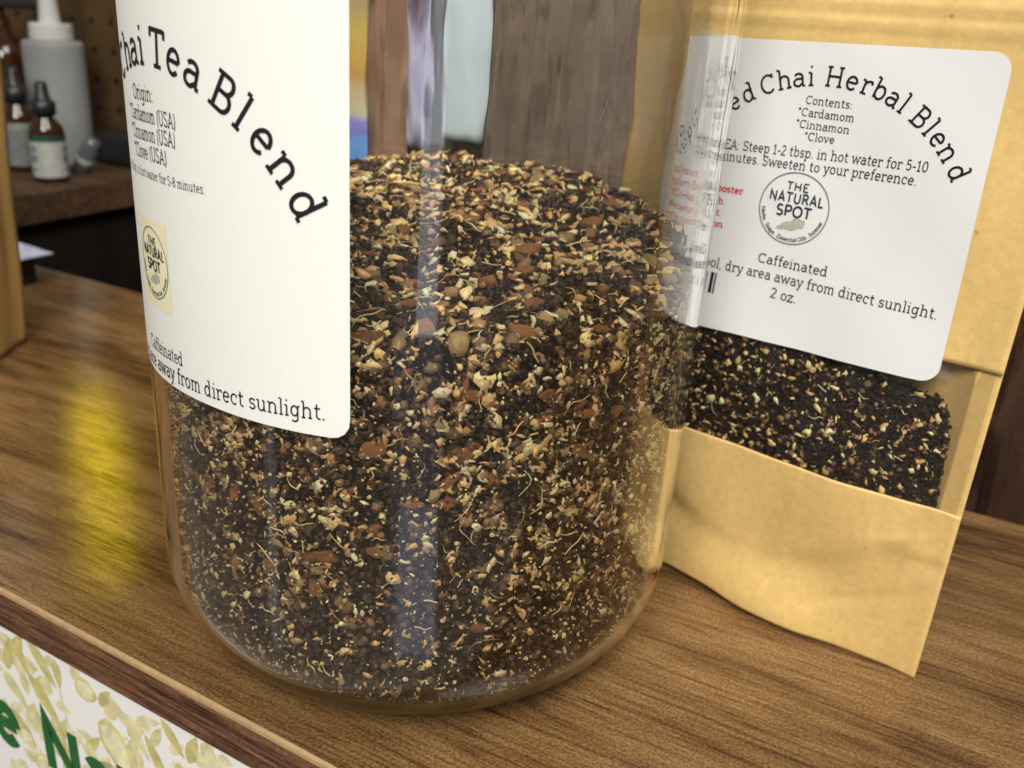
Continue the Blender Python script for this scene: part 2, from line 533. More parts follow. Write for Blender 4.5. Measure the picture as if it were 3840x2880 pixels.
class Ink:
    """collects flat strokes in (u, v) millimetres and lays them on a surface"""
    def __init__(self):
        self.v, self.f, self.k = [], [], 0

    def strokes(self, polys, em, w, place):
        for pl in polys:
            if len(pl) < 2: continue
            a, b = ribbon(pl, w)
            o = len(self.v)
            lift = 0.0035 * (self.k % 9)
            self.k += 1
            for q in a: self.v.append((*place(q * em), lift))
            for q in b: self.v.append((*place(q * em), lift))
            n = len(a)
            for i in range(n - 1):
                self.f.append((o + i, o + i + 1, o + n + i + 1, o + n + i))

    def poly(self, pts, lift=0.0):
        o = len(self.v)
        for q in pts: self.v.append((q[0], q[1], lift))
        self.f.append(tuple(range(o, o + len(pts))))

    def glyph(self, ch, em, w, place, sans=False):
        adv, st, se = G[ch]
        self.strokes(st, em, w, place)
        if not sans: self.strokes(se, em, w * 0.92, place)

    def line(self, s, u, v, em, w=0.068, slope=0.0, span=None, sans=False, sx=1.0):
        """span=(i0,i1,u0,u1): characters i0..i1 run exactly from u0 to u1"""
        pen = np.concatenate([[0], np.cumsum([G[c][0] for c in s])])
        if span:
            i0, i1, u0, u1 = span
            sx = (u1 - u0) / ((pen[i1 + 1] - pen[i0]) * em)
            u = u0 - pen[i0] * em * sx
            uc = u0
        else:
            uc = u
        for i, c in enumerate(s):
            bx = u + pen[i] * em * sx
            self.glyph(c, em, w, lambda q, bx=bx: (bx + q[0] * sx, v + slope * (bx + q[0] * sx - uc) + q[1]), sans)

    def center(self, s, u, v, em, w=0.068, slope=0.0, sans=False, sx=1.0):
        t = sum(G[c][0] for c in s) * em * sx
        self.line(s, u - t / 2, v, em, w, slope, None, sans, sx)

    def arc(self, s, c, rad, em, i0, p0, i1, p1, w=0.068, inside=False, sans=False, angs=None):
        """letters on a circle; glyph centres i0, i1 sit at the angles p0, p1 (degrees clockwise from the top)"""
        cen = np.cumsum([0] + [G[x][0] for x in s])
        mid = (cen[:-1] + cen[1:]) / 2
        if angs is None:
            k = (p1 - p0) / (mid[i1] - mid[i0])
            angs = [p0 + k * (m_ - mid[i0]) for m_ in mid]
        for i, ch in enumerate(s):
            ph = math.radians(angs[i])
            cs, sn = math.cos(ph), math.sin(ph)
            hw = G[ch][0] * em / 2

            def place(q, cs=cs, sn=sn, hw=hw):
                x, y = q[0] - hw, q[1]
                if inside:
                    x, y = -x, -y
                r = rad + y
                return (c[0] + r * sn + x * cs, c[1] + r * cs - x * sn)
            self.glyph(ch, em, w, place, sans)

    def ring(self, c, r, w, n=64):
        self.strokes([[(c[0] + r * math.cos(t), c[1] + r * math.sin(t)) for t in np.linspace(0, 2 * np.pi, n + 1)]], 1.0, w, lambda q: (q[0], q[1]))

    def build(self, name, mat, parent, surf, lift):
        v = np.array(self.v)
        return mesh_obj(name, surf(v[:, 0], v[:, 1], v[:, 2] + lift), self.f, mat, parent)


def logo(c, r, surf, lift, parent, cream=None, slope=0.0):
    """round shop stamp with name, leaf and a ring of small words"""
    i = Ink(); i.ring(c, r, r * 0.035)
    i.build('stamp_ring', M_INKRING, parent, surf, lift)
    i = Ink()
    i.center('THE', c[0] + r * .02, c[1] + r * .50, r * .34, .12, slope, True)
    i.center('NATURAL', c[0] + r * .03, c[1] + r * .155, r * .42, .125, slope, True, .86)
    i.center('SPOT', c[0] + r * .03, c[1] - r * .23, r * .46, .13, slope, True, .95)
    i.build('stamp_name', M_INKSLATE, parent, surf, lift + 0.02)
    i = Ink()
    s = 'Herbs . Soaps . Essential Oils . Incense'
    i.arc(s, c, r * 0.93, r * .17, 0, 262, len(s) - 1, 107, .10, True)
    i.build('stamp_words', M_INKSLATE, parent, surf, lift + 0.02)
    i = Ink()
    pts = []
    for t in np.linspace(0, 2 * np.pi, 40, endpoint=False):
        x, y = math.cos(t) * .42, math.sin(t) * .11 * (1.2 + .6 * math.cos(t)) * (1 + .2 * math.sin(7 * t))
        a = .32
        pts.append((c[0] + r * (x * math.cos(a) - y * math.sin(a)), c[1] - r * .46 + r * (x * math.sin(a) + y * math.cos(a))))
    i.poly(pts)
    i.build('stamp_leaf', M_LEAFINK, parent, surf, lift + 0.02)


def rounded_rect(u0, u1, v0, v1, r, rot=0.0, nu=48, nv=30):
    """grid of (u,v) whose outline is a rounded rectangle"""
    us = np.linspace(0, 1, nu + 1)
    vs = np.linspace(0, 1, nv + 1)
    # denser near the ends so that the corners are round
    us = 0.5 - 0.5 * np.cos(np.pi * us)
    vs = 0.5 - 0.5 * np.cos(np.pi * vs)
    w, h = u1 - u0, v1 - v0
    P = []
    for b in vs:
        for a in us:
            y = b * h
            d = min(y, h - y)
            ins = r - math.sqrt(max(0, r * r - (r - d) ** 2)) if d < r else 0
            x = ins + a * (w - 2 * ins)
            P.append((u0 + x, v0 + y))
    P = np.array(P)
    if rot:
        c = np.array([(u0 + u1) / 2, (v0 + v1) / 2])
        R_ = np.array([[math.cos(rot), -math.sin(rot)], [math.sin(rot), math.cos(rot)]])
        P = (P - c) @ R_.T + c
    n = nu + 1
    F = np.array([(j * n + i, j * n + i + 1, (j + 1) * n + i + 1, (j + 1) * n + i) for j in range(nv) for i in range(nu)])
    return P, F


# ------------------------------------------------------------------ the setting
NV = np.array([.552, .834, 0.0])          # away from the customer
TV = np.array([.834, -.552, 0.0])         # along the counter


def tn(t, n, z):
    return TV * t + NV * n + np.array([0, 0, z])


# floor far below
mesh_obj('floor', [(-3000, -2500, -950), (3000, -2500, -950), (3000, 3000, -950), (-3000, 3000, -950)], [(0, 1, 2, 3)], speckled('floor_tile', (0.42, 0.35, 0.28), .15, 6, .5))['kind'] = 'structure'

FA = np.array([-128.4, -0.1, 0.0]); FT = np.array([105.6, -75.0, 0.0]); FT /= np.linalg.norm(FT)
FN = np.array([FT[1], -FT[0], 0.0])                  # outwards, to the customer
BA = np.array([-166.5, 304.3, 0.0]); BT = np.array([386.9, -256.1, 0.0]); BT /= np.linalg.norm(BT)
counter = tag(empty('counter', (0, 0, 0)), 'brown wood grain shop counter that the tea jar and bags stand on', 'counter')


def prism(poly, z0, z1):
    n = len(poly)
    vs = [(p[0], p[1], z1) for p in poly] + [(p[0], p[1], z0) for p in poly]
    fs = [tuple(range(n)), tuple(range(2 * n - 1, n - 1, -1))]
    for i in range(n):
        j = (i + 1) % n
        fs.append((i, n + i, n + j, j))
    return vs, fs


a0, a1 = FA - FT * 420, FA + FT * 620
b0, b1 = BA - BT * 330, BA + BT * 760
lip = 1.7
v_, f_ = prism([a0 - FN * 0.9, a1 - FN * 0.9, b1, b0], -15, 0)
mesh_obj('counter_top', v_, f_, M_COUNTER, counter)
# softly rounded light lip along the front edge, then the dark band
prof = [(-0.9, 0.0), (-0.45, -0.06), (-0.1, -0.3), (0.05, -0.8), (0.1, -lip)]
vs, fs = [], []
for k, A_ in enumerate((a0, a1)):
    for o_, z in prof: vs.append(A_ + FN * o_ + np.array([0, 0, z]))
n = len(prof)
for i in range(n - 1): fs.append((i, n + i, n + i + 1, i + 1))
mesh_obj('edge_lip', vs, fs, M_LIP, counter, smooth=True)
vs = [a0 + np.array([0, 0, -lip]), a1 + np.array([0, 0, -lip]), a1 + np.array([0, 0, -15.2]), a0 + np.array([0, 0, -15.2]),
      a0 - FN * 1.4 + np.array([0, 0, -15.2]), a1 - FN * 1.4 + np.array([0, 0, -15.2])]
mesh_obj('edge_band', vs, [(0, 3, 2, 1), (3, 4, 5, 2)], M_EDGE, counter)
v_, f_ = prism([a0 - FN * 14, a1 - FN * 14, b1 + NV * -6, b0 + NV * -6], -940, -15.6)
mesh_obj('counter_body', v_, f_, M_DARK, counter)

# ---- printed banner under the front edge
banner = tag(empty('banner', tuple(FA * MM)), 'white banner with olive leaf and lemon print hung under the counter edge', 'banner')


def ban(s, z, l):
    s, z, l = np.asarray(s), np.asarray(z), np.asarray(l)
    return FT * s[..., None] + np.stack([0 * z, 0 * z, z], -1) + FN * (l * 0.25 - 1.2)[..., None]


sv = np.array([-260, 420, 420, -260.0]); zv = np.array([-15.5, -15.5, -330, -330.0])
vs = np.concatenate([ban(sv, zv, np.zeros(4)), ban(sv, zv, np.full(4, -0.8))])
mesh_obj('banner_sheet', vs, [(0, 1, 2, 3), (7, 6, 5, 4), (0, 4, 5, 1), (1, 5, 6, 2), (2, 6, 7, 3), (3, 7, 4, 0)], M_BANNERWHITE, banner)


def leafshape(cx, cz, L_, Wd, ang, n=14):
    Wd = Wd * 1.6
    a = math.radians(ang)
    up = [(t, Wd / 2 * math.sin(math.pi * t ** .8) ** .9) for t in np.linspace(0, 1, n)]
    pts = [(t * L_ - L_ / 2, y) for t, y in up] + [(t * L_ - L_ / 2, -y * .9) for t, y in up[::-1][1:-1]]
    return [(cx + x * math.cos(a) - y * math.sin(a), cz + x * math.sin(a) + y * math.cos(a)) for x, y in pts]


def blob(cx, cz, rx, rz, ang, n=22, wob=.06):
    a = math.radians(ang); ph = random.random() * 6
    r = []
    for t in np.linspace(0, 2 * math.pi, n, endpoint=False):
        k = 1 + wob * math.sin(3 * t + ph) + wob * .5 * math.sin(7 * t)
        x, y = rx * k * math.cos(t), rz * k * math.sin(t)
        r.append((cx + x * math.cos(a) - y * math.sin(a), cz + x * math.sin(a) + y * math.cos(a)))
    return r


leaf_a, leaf_b, leaf_c, lem_a, lem_b = Ink(), Ink(), Ink(), Ink(), Ink()
fixed = [(13.5, -23, 19, 3.6, -52, 0), (12, -38.5, 23, 3.8, -50, 0), (2.5, -36, 9, 3.2, -83, 1), (2, -21, 12, 3.4, 62, 0), (-4, -27, 15, 3.2, 74, 0),
         (20.5, -23.5, 11, 2.8, -84, 0), (14, -31, 7.5, 3.8, -40, 1), (7.5, -27.5, 4.5, 3, 30, 1), (4.5, -49, 14, 5.2, 80, 1), (45, -26, 9, 3.6, 52, 1),
         (55, -28, 10, 3.8, 46, 1), (64, -37, 22, 3.0, -62, 0), (53, -47, 16, 3.4, -68, 1), (74, -36, 10, 3.6, -60, 0), (84, -45, 10, 6, 28, 0),
         (70, -56, 16, 3.4, -55, 0), (-6, -40, 9, 3, -60, 1)]
k_ = 0
for cx, cz, L_, Wd, ang, w_ in fixed:
    (leaf_a, leaf_b)[w_].poly(leafshape(cx, cz, L_, Wd, ang), 0.02 * (k_ % 6)); k_ += 1
for i in range(44):
    cx, cz = random.uniform(-14, 120), random.uniform(-84, -20)
    (leaf_a, leaf_b)[i % 2].poly(leafshape(cx, cz, random.uniform(9, 17), random.uniform(2.4, 3.2), random.choice((-60, -52, 60, 72, 100)) + random.uniform(-12, 12)), 0.012 * (i % 8))
for i in range(120):
    cx, cz = random.uniform(-14, 120), random.uniform(-84, -18)
    leaf_c.poly(leafshape(cx, cz, random.uniform(5, 13), random.uniform(2.2, 4.2), random.uniform(0, 180)), 0.012 * (i % 8))
for i in range(170):
    cx, cz = random.uniform(-240, 400), random.uniform(-320, -22)
    if -14 < cx < 92 and cz > -74: continue
    (leaf_a, leaf_b)[i % 2].poly(leafshape(cx, cz, random.uniform(9, 22), random.uniform(3, 5), random.uniform(0, 360)), 0.02 * (k_ % 6)); k_ += 1
for cx, cz, rx, rz, a in [(33.5, -23.5, 4.6, 4.2, 0), (45, -40, 6.0, 10.5, 32), (7, -68, 6.5, 4.5, 10), (90, -60, 6, 6, 0), (-2, -60, 4, 3, 40)] + \
        [(random.uniform(95, 400), random.uniform(-300, -30), 6, 7, random.uniform(0, 90)) for _ in range(22)]:
    lem_a.poly(blob(cx, cz, rx, rz, a), 0.13)
    lem_b.poly(blob(cx, cz, rx * .78, rz * .8, a), 0.16)
stems = Ink()
stems.strokes([[(20, -20), (21, -34), (22.5, -44), (24, -62)], [(-2, -46), (1, -58), (4, -72)], [(42, -36), (52, -40), (62, -46)]], 1, .7, lambda q: (q[0], q[1]))


def olive(name, c):
    return speckled(name, c, .22, 240, .6, .2)


leaf_a.build('leaf_print', olive('olive_print', (0.52, 0.47, 0.19)), banner, ban, 0.15)
leaf_b.build('pale_leaf_print', olive('pale_olive_print', (0.62, 0.57, 0.31)), banner, ban, 0.28)
leaf_c.build('faint_leaf_print', olive('faint_olive_print', (0.66, 0.61, 0.38)), banner, ban, 0.04)
lem_a.build('lemon_print', olive('lemon_print', (0.60, 0.52, 0.22)), banner, ban, 0.30)
lem_b.build('lemon_flesh_print', olive('lemon_flesh', (0.70, 0.66, 0.42)), banner, ban, 0.32)
stems.build('stem_print', olive('stem_print', (0.62, 0.52, 0.32)), banner, ban, 0.12)
ink = Ink()
ink.line('The', -57, -68.6, 34.0, .16, sans=True, sx=.92)
ink.line('e', -18.6, -68.6, 34.0, .16, sans=True, sx=1.0) if False else None
ink.line('Natural', 6.6, -68.6, 34.0, .16, sans=True, sx=.86)
ink.build('green_lettering', M_INKGREEN, banner, ban, 0.55)

# ---- pegboard wall
def peg_mat():
    m, nt, b = nmat('pegboard', 0.55, 0.3)
    v = coords(nt, (1, 1, 1), -ANG)
    sp = node(nt, 'ShaderNodeSeparateXYZ')
    nt.links.new(v, sp.inputs[0])

    def cell(o):
        d = node(nt, 'ShaderNodeMath', operation='MULTIPLY'); nt.links.new(o, d.inputs[0]); d.inputs[1].default_value = 1 / 0.0254
        f = node(nt, 'ShaderNodeMath', operation='FRACT'); nt.links.new(d.outputs[0], f.inputs[0])
        s = node(nt, 'ShaderNodeMath', operation='SUBTRACT'); nt.links.new(f.outputs[0], s.inputs[0]); s.inputs[1].default_value = .5
        q = node(nt, 'ShaderNodeMath', operation='POWER'); nt.links.new(s.outputs[0], q.inputs[0]); q.inputs[1].default_value = 2
        return q.outputs[0]
    ad = node(nt, 'ShaderNodeMath', operation='ADD')
    nt.links.new(cell(sp.outputs[0]), ad.inputs[0]); nt.links.new(cell(sp.outputs[2]), ad.inputs[1])
    lt = node(nt, 'ShaderNodeMath', operation='LESS_THAN'); nt.links.new(ad.outputs[0], lt.inputs[0]); lt.inputs[1].default_value = 0.0135
    f = noise(nt, coords(nt), 60, 5, .6)
    c = ramp(nt, f, [(.3, (0.058, 0.032, 0.012)), (.7, (0.088, 0.049, 0.019))])
    nt.links.new(mix(nt, c, (0.006, 0.004, 0.003), lt.outputs[0]), b.inputs['Base Color'])
    return m


pg = mesh_obj('pegboard_wall', *prism([tn(-1100, 405, 0), tn(600, 405, 0), tn(600, 414, 0), tn(-1100, 414, 0)], -940, 900), peg_mat())
tag(pg, 'brown pegboard wall with rows of small holes behind the counter', 'pegboard')

# ---- dark wood panel behind bag and jar, left part paled for reflection haze
M_HAZED_WOOD = wood('hazed_wood', [(0.28, (0.055, 0.036, 0.025)), (0.5, (0.125, 0.088, 0.064)), (0.74, (0.20, 0.15, 0.115))], 0, along=14, across=110, rough=0.5, vertical=True)
post = mesh_obj('wood_board', *prism([tn(-144, 296, 0), tn(-8, 296, 0), tn(-8, 318, 0), tn(-144, 318, 0)], -940, 520), M_HAZED_WOOD)
tag(post, 'brown rough wooden board, coloured greyish for the haze on the jar it is seen through', 'board')
panel = mesh_obj('dark_cabinet', *prism([tn(-5, 300, 0), tn(520, 300, 0), tn(520, 322, 0), tn(-5, 322, 0)], -940, 520), M_DARKWOOD)
tag(panel, 'dark brown wooden cabinet side at the right edge behind the kraft pouch', 'cabinet')

# ---- side counter that carries the small bottles
sc = empty('side_counter', (0, 0, 0))
tag(sc, 'low brown side counter at the far left that the white squeeze bottle stands on', 'counter')
v_, f_ = prism([tn(-1000, 176, 0), tn(-506, 176, 0), tn(-506, 403, 0), tn(-1000, 403, 0)], -2, 20)
mesh_obj('counter_top', v_, f_, M_SHELF, sc)
v_, f_ = prism([tn(-1000, 182, 0), tn(-516, 182, 0), tn(-516, 403, 0), tn(-1000, 403, 0)], -940, -2.5)
mesh_obj('counter_body', v_, f_, M_DARK, sc)

# ------------------------------------------------------------------ glass jar
R = 75.0
RI = 72.0
jar = tag(empty('glass_jar', (0, 0, 0)), 'large clear glass jar half full of loose tea with a white label', 'jar')


def arcp(cx, cz, r, a0, a1, n):
    return [(cx + r * math.cos(t), cz + r * math.sin(t)) for t in np.radians(np.linspace(a0, a1, n))]


outer = [(0.001, 1.6), (22, 1.5), (40, 1.2), (44.5, 0.5), (46.5, 0.2)] + arcp(47, 28.2, 28, -90, 0, 22)[1:] + \
        [(75, z) for z in np.linspace(36, 200, 30)] + arcp(63, 201, 12, 8, 70, 8) + [(65.5, 216), (65, 220), (66.5, 222), (66.5, 236), (65.5, 238)]
inner = [(62.5, 238), (61.5, 236), (61.5, 216)] + arcp(61, 199, 11, 68, 0, 8) + [(72, z) for z in np.linspace(196, 40, 28)] + \
        arcp(47, 27.8, 25, 0, -90, 20) + [(38, 3.0), (20, 3.8), (0.001, 4.0)]
v_, f_ = lathe(outer + inner, 144)
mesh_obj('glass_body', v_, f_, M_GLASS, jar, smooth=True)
# small moulded dots round the heel
vs, fs = [], []
for i in range(104):
    a = 2 * math.pi * i / 104 + .010 * math.sin(i * 2.3)
    el = math.radians(-70 + 1.5 * math.sin(i * 1.7))
    nn = np.array([math.cos(a) * math.cos(el), math.sin(a) * math.cos(el), math.sin(el)])
    c0 = np.array([math.cos(a) * 47, math.sin(a) * 47, 28.2]) + nn * 28.02
    t_ = np.array([-math.sin(a), math.cos(a), 0]); u_ = np.cross(nn, t_)
    o_ = len(vs)
    m_ = 8
    for k in range(m_):
        q = 2 * math.pi * k / m_
        vs.append(c0 + t_ * .62 * math.cos(q) + u_ * .40 * math.sin(q))
    vs.append(c0 + nn * .16)
    fs += [(o_ + k, o_ + (k + 1) % m_, o_ + m_) for k in range(m_)]
mesh_obj('heel_dots', vs, fs, M_DARK, jar)

UC = -193.0                       # arc position of the label's centre line


def cyl(u, v, l):
    u, v, l = np.asarray(u, float), np.asarray(v, float), np.asarray(l, float)
    a = (u + UC) / R
    return np.stack([(R + l) * np.cos(a), (R + l) * np.sin(a), v], -1)


P, F_ = rounded_rect(-57, 57, 87.6, 199, 4.2, 0.0)
P[:, 1] += 0.03 * np.clip(P[:, 0] + 5, -60, 25) * 0.9
lab = mesh_obj('paper_label', cyl(P[:, 0], P[:, 1], np.full(len(P), 0.14)), F_, M_LABEL, jar, smooth=True)
LI = 0.26
ink = Ink()
JC = (5.6, 113.7)
ttl = 'Spiced Chai Tea Blend'
iT, id_ = ttl.index('T'), len(ttl) - 1
ang_ = [-75, -68, -62.5, -57.5, -50.5, -43, -36, -24.5, -15.4, -9, -3.3, 0, 5.6, 12.8, 20.0, 25, 30.4, 37.0, 44.2, 52.2, 61.2]
ink.arc(ttl, JC, 45.2, 10.9, 0, 0, 0, 0, .084, angs=ang_)
ink.build('title_lettering', M_INK, lab, cyl, LI)
ink = Ink()
ink.center('Origin:', 1.0, 151.4, 4.6, .060, 0.03, sx=.86)
ink.center('*Cardamom (USA)', 3.2, 147.0, 4.6, .060, 0.02, sx=.70)
ink.center('*Cinnamon (USA)', 3.0, 143.0, 4.6, .060, 0.03, sx=.70)
ink.center('*Clove (USA)', 1.6, 139.0, 4.6, .060, 0.03, sx=.76)
s = 'Steep 1-2 tbsp. in hot water for 5-8 minutes.'
ink.line(s, 0, 135.5, 3.0, .058, 0.02, (s.index('5'), len(s) - 1, 10.6, 23.8))
ink.center('Caffeinated', 1.0, 93.4, 5.0, .060, 0.06, sx=.80)
s = 'Store in cool, dry place away from direct sunlight.'
ink.line(s, 0, 88.9, 5.5, .070, 0.058, (s.index('away'), len(s) - 1, -4.5, 51.8))
ink.build('small_lettering', M_INK, lab, cyl, LI)
ink = Ink()
ink.poly([(-9.4, 105.2), (7.6, 105.9), (7.9, 126.2), (-9.4, 125.4)], 0)
vsq, fsq = [], []
for j in range(9):
    for i in range(13):
        vsq.append((-9.4 + 17.2 * i / 12, 105.3 + 20.5 * j / 8 + 0.6 * i / 12))
vsq = np.array(vsq)
Fq = np.array([(j * 13 + i, j * 13 + i + 1, (j + 1) * 13 + i + 1, (j + 1) * 13 + i) for j in range(8) for i in range(12)])
mesh_obj('cream_square', cyl(vsq[:, 0], vsq[:, 1], np.full(len(vsq), 0.2)), Fq, M_CREAM, lab, smooth=True)
logo((-0.9, 116.0), 8.2, cyl, LI + 0.02, lab, slope=.03)


# ------------------------------------------------------------------ loose tea
def inner_r(z):
    """inner wall radius (mm) at height z"""
    if z >= 33.5: return RI
    return 46 + math.sqrt(max(0.0, 25 ** 2 - (33.5 - z) ** 2))


def top_z(x, y):
    return 117 + .125 * y + .035 * x + 1.6 * math.sin(x * .09 + 1) * math.cos(y * .08) + 1.0 * math.sin(x * .21) * math.sin(y * .19 + 2)


ICO_V = []
ph = (1 + 5 ** .5) / 2
for a in (-1, 1):
    for b in (-ph, ph):
        ICO_V += [(0, a, b), (a, b, 0), (b, 0, a)]
ICO_V = np.array(ICO_V, float); ICO_V /= np.linalg.norm(ICO_V[0])
from itertools import combinations
_el = min(np.linalg.norm(ICO_V[i] - ICO_V[j]) for i, j in combinations(range(12), 2))
ICO_F = []
for t3 in combinations(range(12), 3):
    if all(abs(np.linalg.norm(ICO_V[i] - ICO_V[j]) - _el) < 1e-6 for i, j in combinations(t3, 2)):
        a, b, c = t3
        if np.dot(np.cross(ICO_V[b] - ICO_V[a], ICO_V[c] - ICO_V[a]), ICO_V[a]) < 0: b, c = c, b
        ICO_F.append((a, b, c))
ICO_F = np.array(ICO_F)


def rand_rot(n):
    q = rng.normal(size=(n, 4)); q /= np.linalg.norm(q, axis=1)[:, None]
    w, x, y, z = q.T
    return np.stack([np.stack([1 - 2 * (y * y + z * z), 2 * (x * y - z * w), 2 * (x * z + y * w)], -1),
                     np.stack([2 * (x * y + z * w), 1 - 2 * (x * x + z * z), 2 * (y * z - x * w)], -1),
                     np.stack([2 * (x * z - y * w), 2 * (y * z + x * w), 1 - 2 * (x * x + y * y)], -1)], 1)


def frame_rot(nrm, spin):
    """rotation whose z axis is nrm, spun about it"""
    n = len(nrm)
    ref = np.where(np.abs(nrm[:, 2:3]) > .9, np.array([[1., 0, 0]]), np.array([[0, 0, 1.]]))
    x = np.cross(ref, nrm); x /= np.linalg.norm(x, axis=1)[:, None]
    y = np.cross(nrm, x)
    c, s = np.cos(spin)[:, None], np.sin(spin)[:, None]
    return np.stack([x * c + y * s, -x * s + y * c, nrm], 2)


class Bits:
    def __init__(self): self.V, self.F, self.C, self.n = [], [], [], 0

    def add(self, V_, F_, C_):
        """V_ (k,m,3) pieces, F_ (f,3) shared topology, C_ (k,3)"""
        k, m, _ = V_.shape
        idx = (np.arange(k) * m)[:, None, None] + F_[None] + self.n
        self.V.append(V_.reshape(-1, 3)); self.F.append(idx.reshape(-1, 3)); self.C.append(np.repeat(C_, m, 0)); self.n += k * m

    def grains(self, pos, nrm, size, col, inset=1.0, flat=1.0):
        k = len(pos)
        sc_ = size[:, None] * rng.uniform(.6, 1.35, (k, 3))
        V_ = ICO_V[None] * rng.uniform(.75, 1.2, (k, 12, 1)) * sc_[:, None, :]
        V_ = np.einsum('kij,kmj->kmi', rand_rot(k), V_)
        ext = np.einsum('kmi,ki->km', V_, nrm).max(1)
        V_ = V_ + (pos - nrm * (ext * inset + .12)[:, None])[:, None, :]
        self.add(V_, ICO_F, col)

    def flakes(self, pos, nrm, size, aspect, col, tilt=.35, thick=.22, curl=.3):
        """thin irregular chips, seven-sided, both faces and a rim"""
        k = len(pos); m = 7
        a = np.linspace(0, 2 * np.pi, m, endpoint=False)[None] + rng.uniform(-.38, .38, (k, m))
        r = rng.uniform(.45, 1.15, (k, m))
        x = np.cos(a) * r * size[:, None]
        y = np.sin(a) * r * (size * aspect)[:, None]
        zc = curl * rng.uniform(-1, 1, (k, 1)) * (x ** 2) / size[:, None] + rng.uniform(-.12, .12, (k, m)) * size[:, None]
        t = (thick * size * rng.uniform(.6, 1.4, k))[:, None]
        top = np.stack([x, y, zc + t / 2], -1); bot = np.stack([x * .92, y * .92, zc - t / 2], -1)
        ct = top.mean(1, keepdims=True) + np.array([0, 0, .04]); cb = bot.mean(1, keepdims=True)
        V_ = np.concatenate([top, bot, ct, cb], 1)
        F_ = []
        for i in range(m):
            j = (i + 1) % m
            F_ += [(i, j, 2 * m), (m + j, m + i, 2 * m + 1), (i, m + i, m + j), (i, m + j, j)]
        nn = nrm + rng.normal(size=(k, 3)) * tilt; nn /= np.linalg.norm(nn, axis=1)[:, None]
        V_ = np.einsum('kij,kmj->kmi', frame_rot(nn, rng.uniform(0, 6.28, k)), V_)
        ext = np.einsum('kmi,ki->km', V_, nrm).max(1)
        V_ = V_ + (pos - nrm * (ext + .08)[:, None])[:, None, :]
        self.add(V_, np.array(F_), col)

    def fibres(self, pos, nrm, length, col, wid=.16):
        k = len(pos); m = 9
        s = np.linspace(-.5, .5, m)[None] * length[:, None]
        c1 = rng.uniform(-.9, .9, (k, 1)); c2 = rng.uniform(-.5, .5, (k, 1))
        L_ = length[:, None]
        y = c1 * s ** 2 / L_ * 1.3 + c2 * np.sin(s / L_ * 9) * .14 * L_
        z = rng.uniform(-.1, .05, (k, 1)) * np.abs(s)
        w = wid * rng.uniform(.6, 1.6, (k, 1)) * (1 - .6 * np.abs(s / L_) * 2 * rng.uniform(.2, 1, (k, 1)))
        cen = np.stack([s, y, z], -1)
        V_ = np.concatenate([cen + np.stack([0 * s, w, 0 * s], -1), cen - np.stack([0 * s, w, 0 * s], -1), cen + np.stack([0 * s, 0 * s, w], -1)], 1)
        F_ = []
        for i in range(m - 1):
            for p_, q_ in ((0, 2), (2, 1), (1, 0)):
                a_, b_, c_, d_ = p_ * m + i, p_ * m + i + 1, q_ * m + i + 1, q_ * m + i
                F_ += [(a_, b_, c_), (a_, c_, d_)]
        nn = nrm + rng.normal(size=(k, 3)) * .18; nn /= np.linalg.norm(nn, axis=1)[:, None]
        V_ = np.einsum('kij,kmj->kmi', frame_rot(nn, rng.uniform(0, 6.28, k)), V_)
        ext = np.einsum('kmi,ki->km', V_, nrm).max(1)
        V_ = V_ + (pos - nrm * (ext + .04)[:, None])[:, None, :]
        self.add(V_, np.array(F_), col)

    def base(self, V_, F_, C_):
        self.V.append(V_); self.F.append(np.asarray(F_) + self.n); self.C.append(C_); self.n += len(V_)

    def build(self, name, parent=None):
        return mesh_obj(name, np.concatenate(self.V), np.concatenate(self.F), M_TEA, parent, cols=np.concatenate(self.C))


def pick(pal, k, var=.22):
    pal = np.array(pal)
    c = pal[rng.integers(0, len(pal), k)]
    return np.clip(c * rng.uniform(1 - var, 1 + var, (k, 1)) * rng.uniform(.94, 1.06, (k, 3)), 0, .9)


DARKS = [(.046, .028, .016), (.070, .043, .025), (.096, .060, .034), (.028, .018, .011), (.130, .082, .047)]
BROWNS = [(.19, .110, .055), (.25, .155, .080), (.15, .092, .052), (.30, .18, .085)]
TANS = [(.86, .58, .235), (.90, .67, .32), (.74, .46, .175), (.90, .73, .42), (.60, .385, .165)]
REDS = [(.30, .125, .05), (.22, .088, .038), (.38, .175, .07)]

# sample places on the wall of tea (cylinder, heel, bottom) and on its top
PROF = [(71.9, 130.0), (71.9, 100), (71.9, 70), (71.9, 40)] + [(47 + 24.9 * math.cos(t), 27.8 + 24.9 * math.sin(t)) for t in np.radians(np.linspace(0, -90, 14))] + [(20, 4.1)]
PROF = np.array(PROF)
seg = np.diff(PROF, axis=0)
seglen = np.hypot(seg[:, 0], seg[:, 1])
wgt = seglen * (PROF[:-1, 0] + PROF[1:, 0]) / 2
wgt = wgt / wgt.sum()


def wall_samples(k, az0=-205, az1=25):
    i = rng.choice(len(seg), size=k, p=wgt)
    t = rng.random(k)
    p = PROF[i] + seg[i] * t[:, None]
    a = np.radians(rng.uniform(az0, az1, k))
    d = seg[i] / seglen[i][:, None]
    nr, nz = -d[:, 1], d[:, 0]
    pos = np.stack([p[:, 0] * np.cos(a), p[:, 0] * np.sin(a), p[:, 1]], -1)
    nrm = np.stack([nr * np.cos(a), nr * np.sin(a), nz], -1)
    zt = np.array([top_z(q[0], q[1]) for q in pos])
    ok = pos[:, 2] < zt - .2
    return pos[ok], nrm[ok]


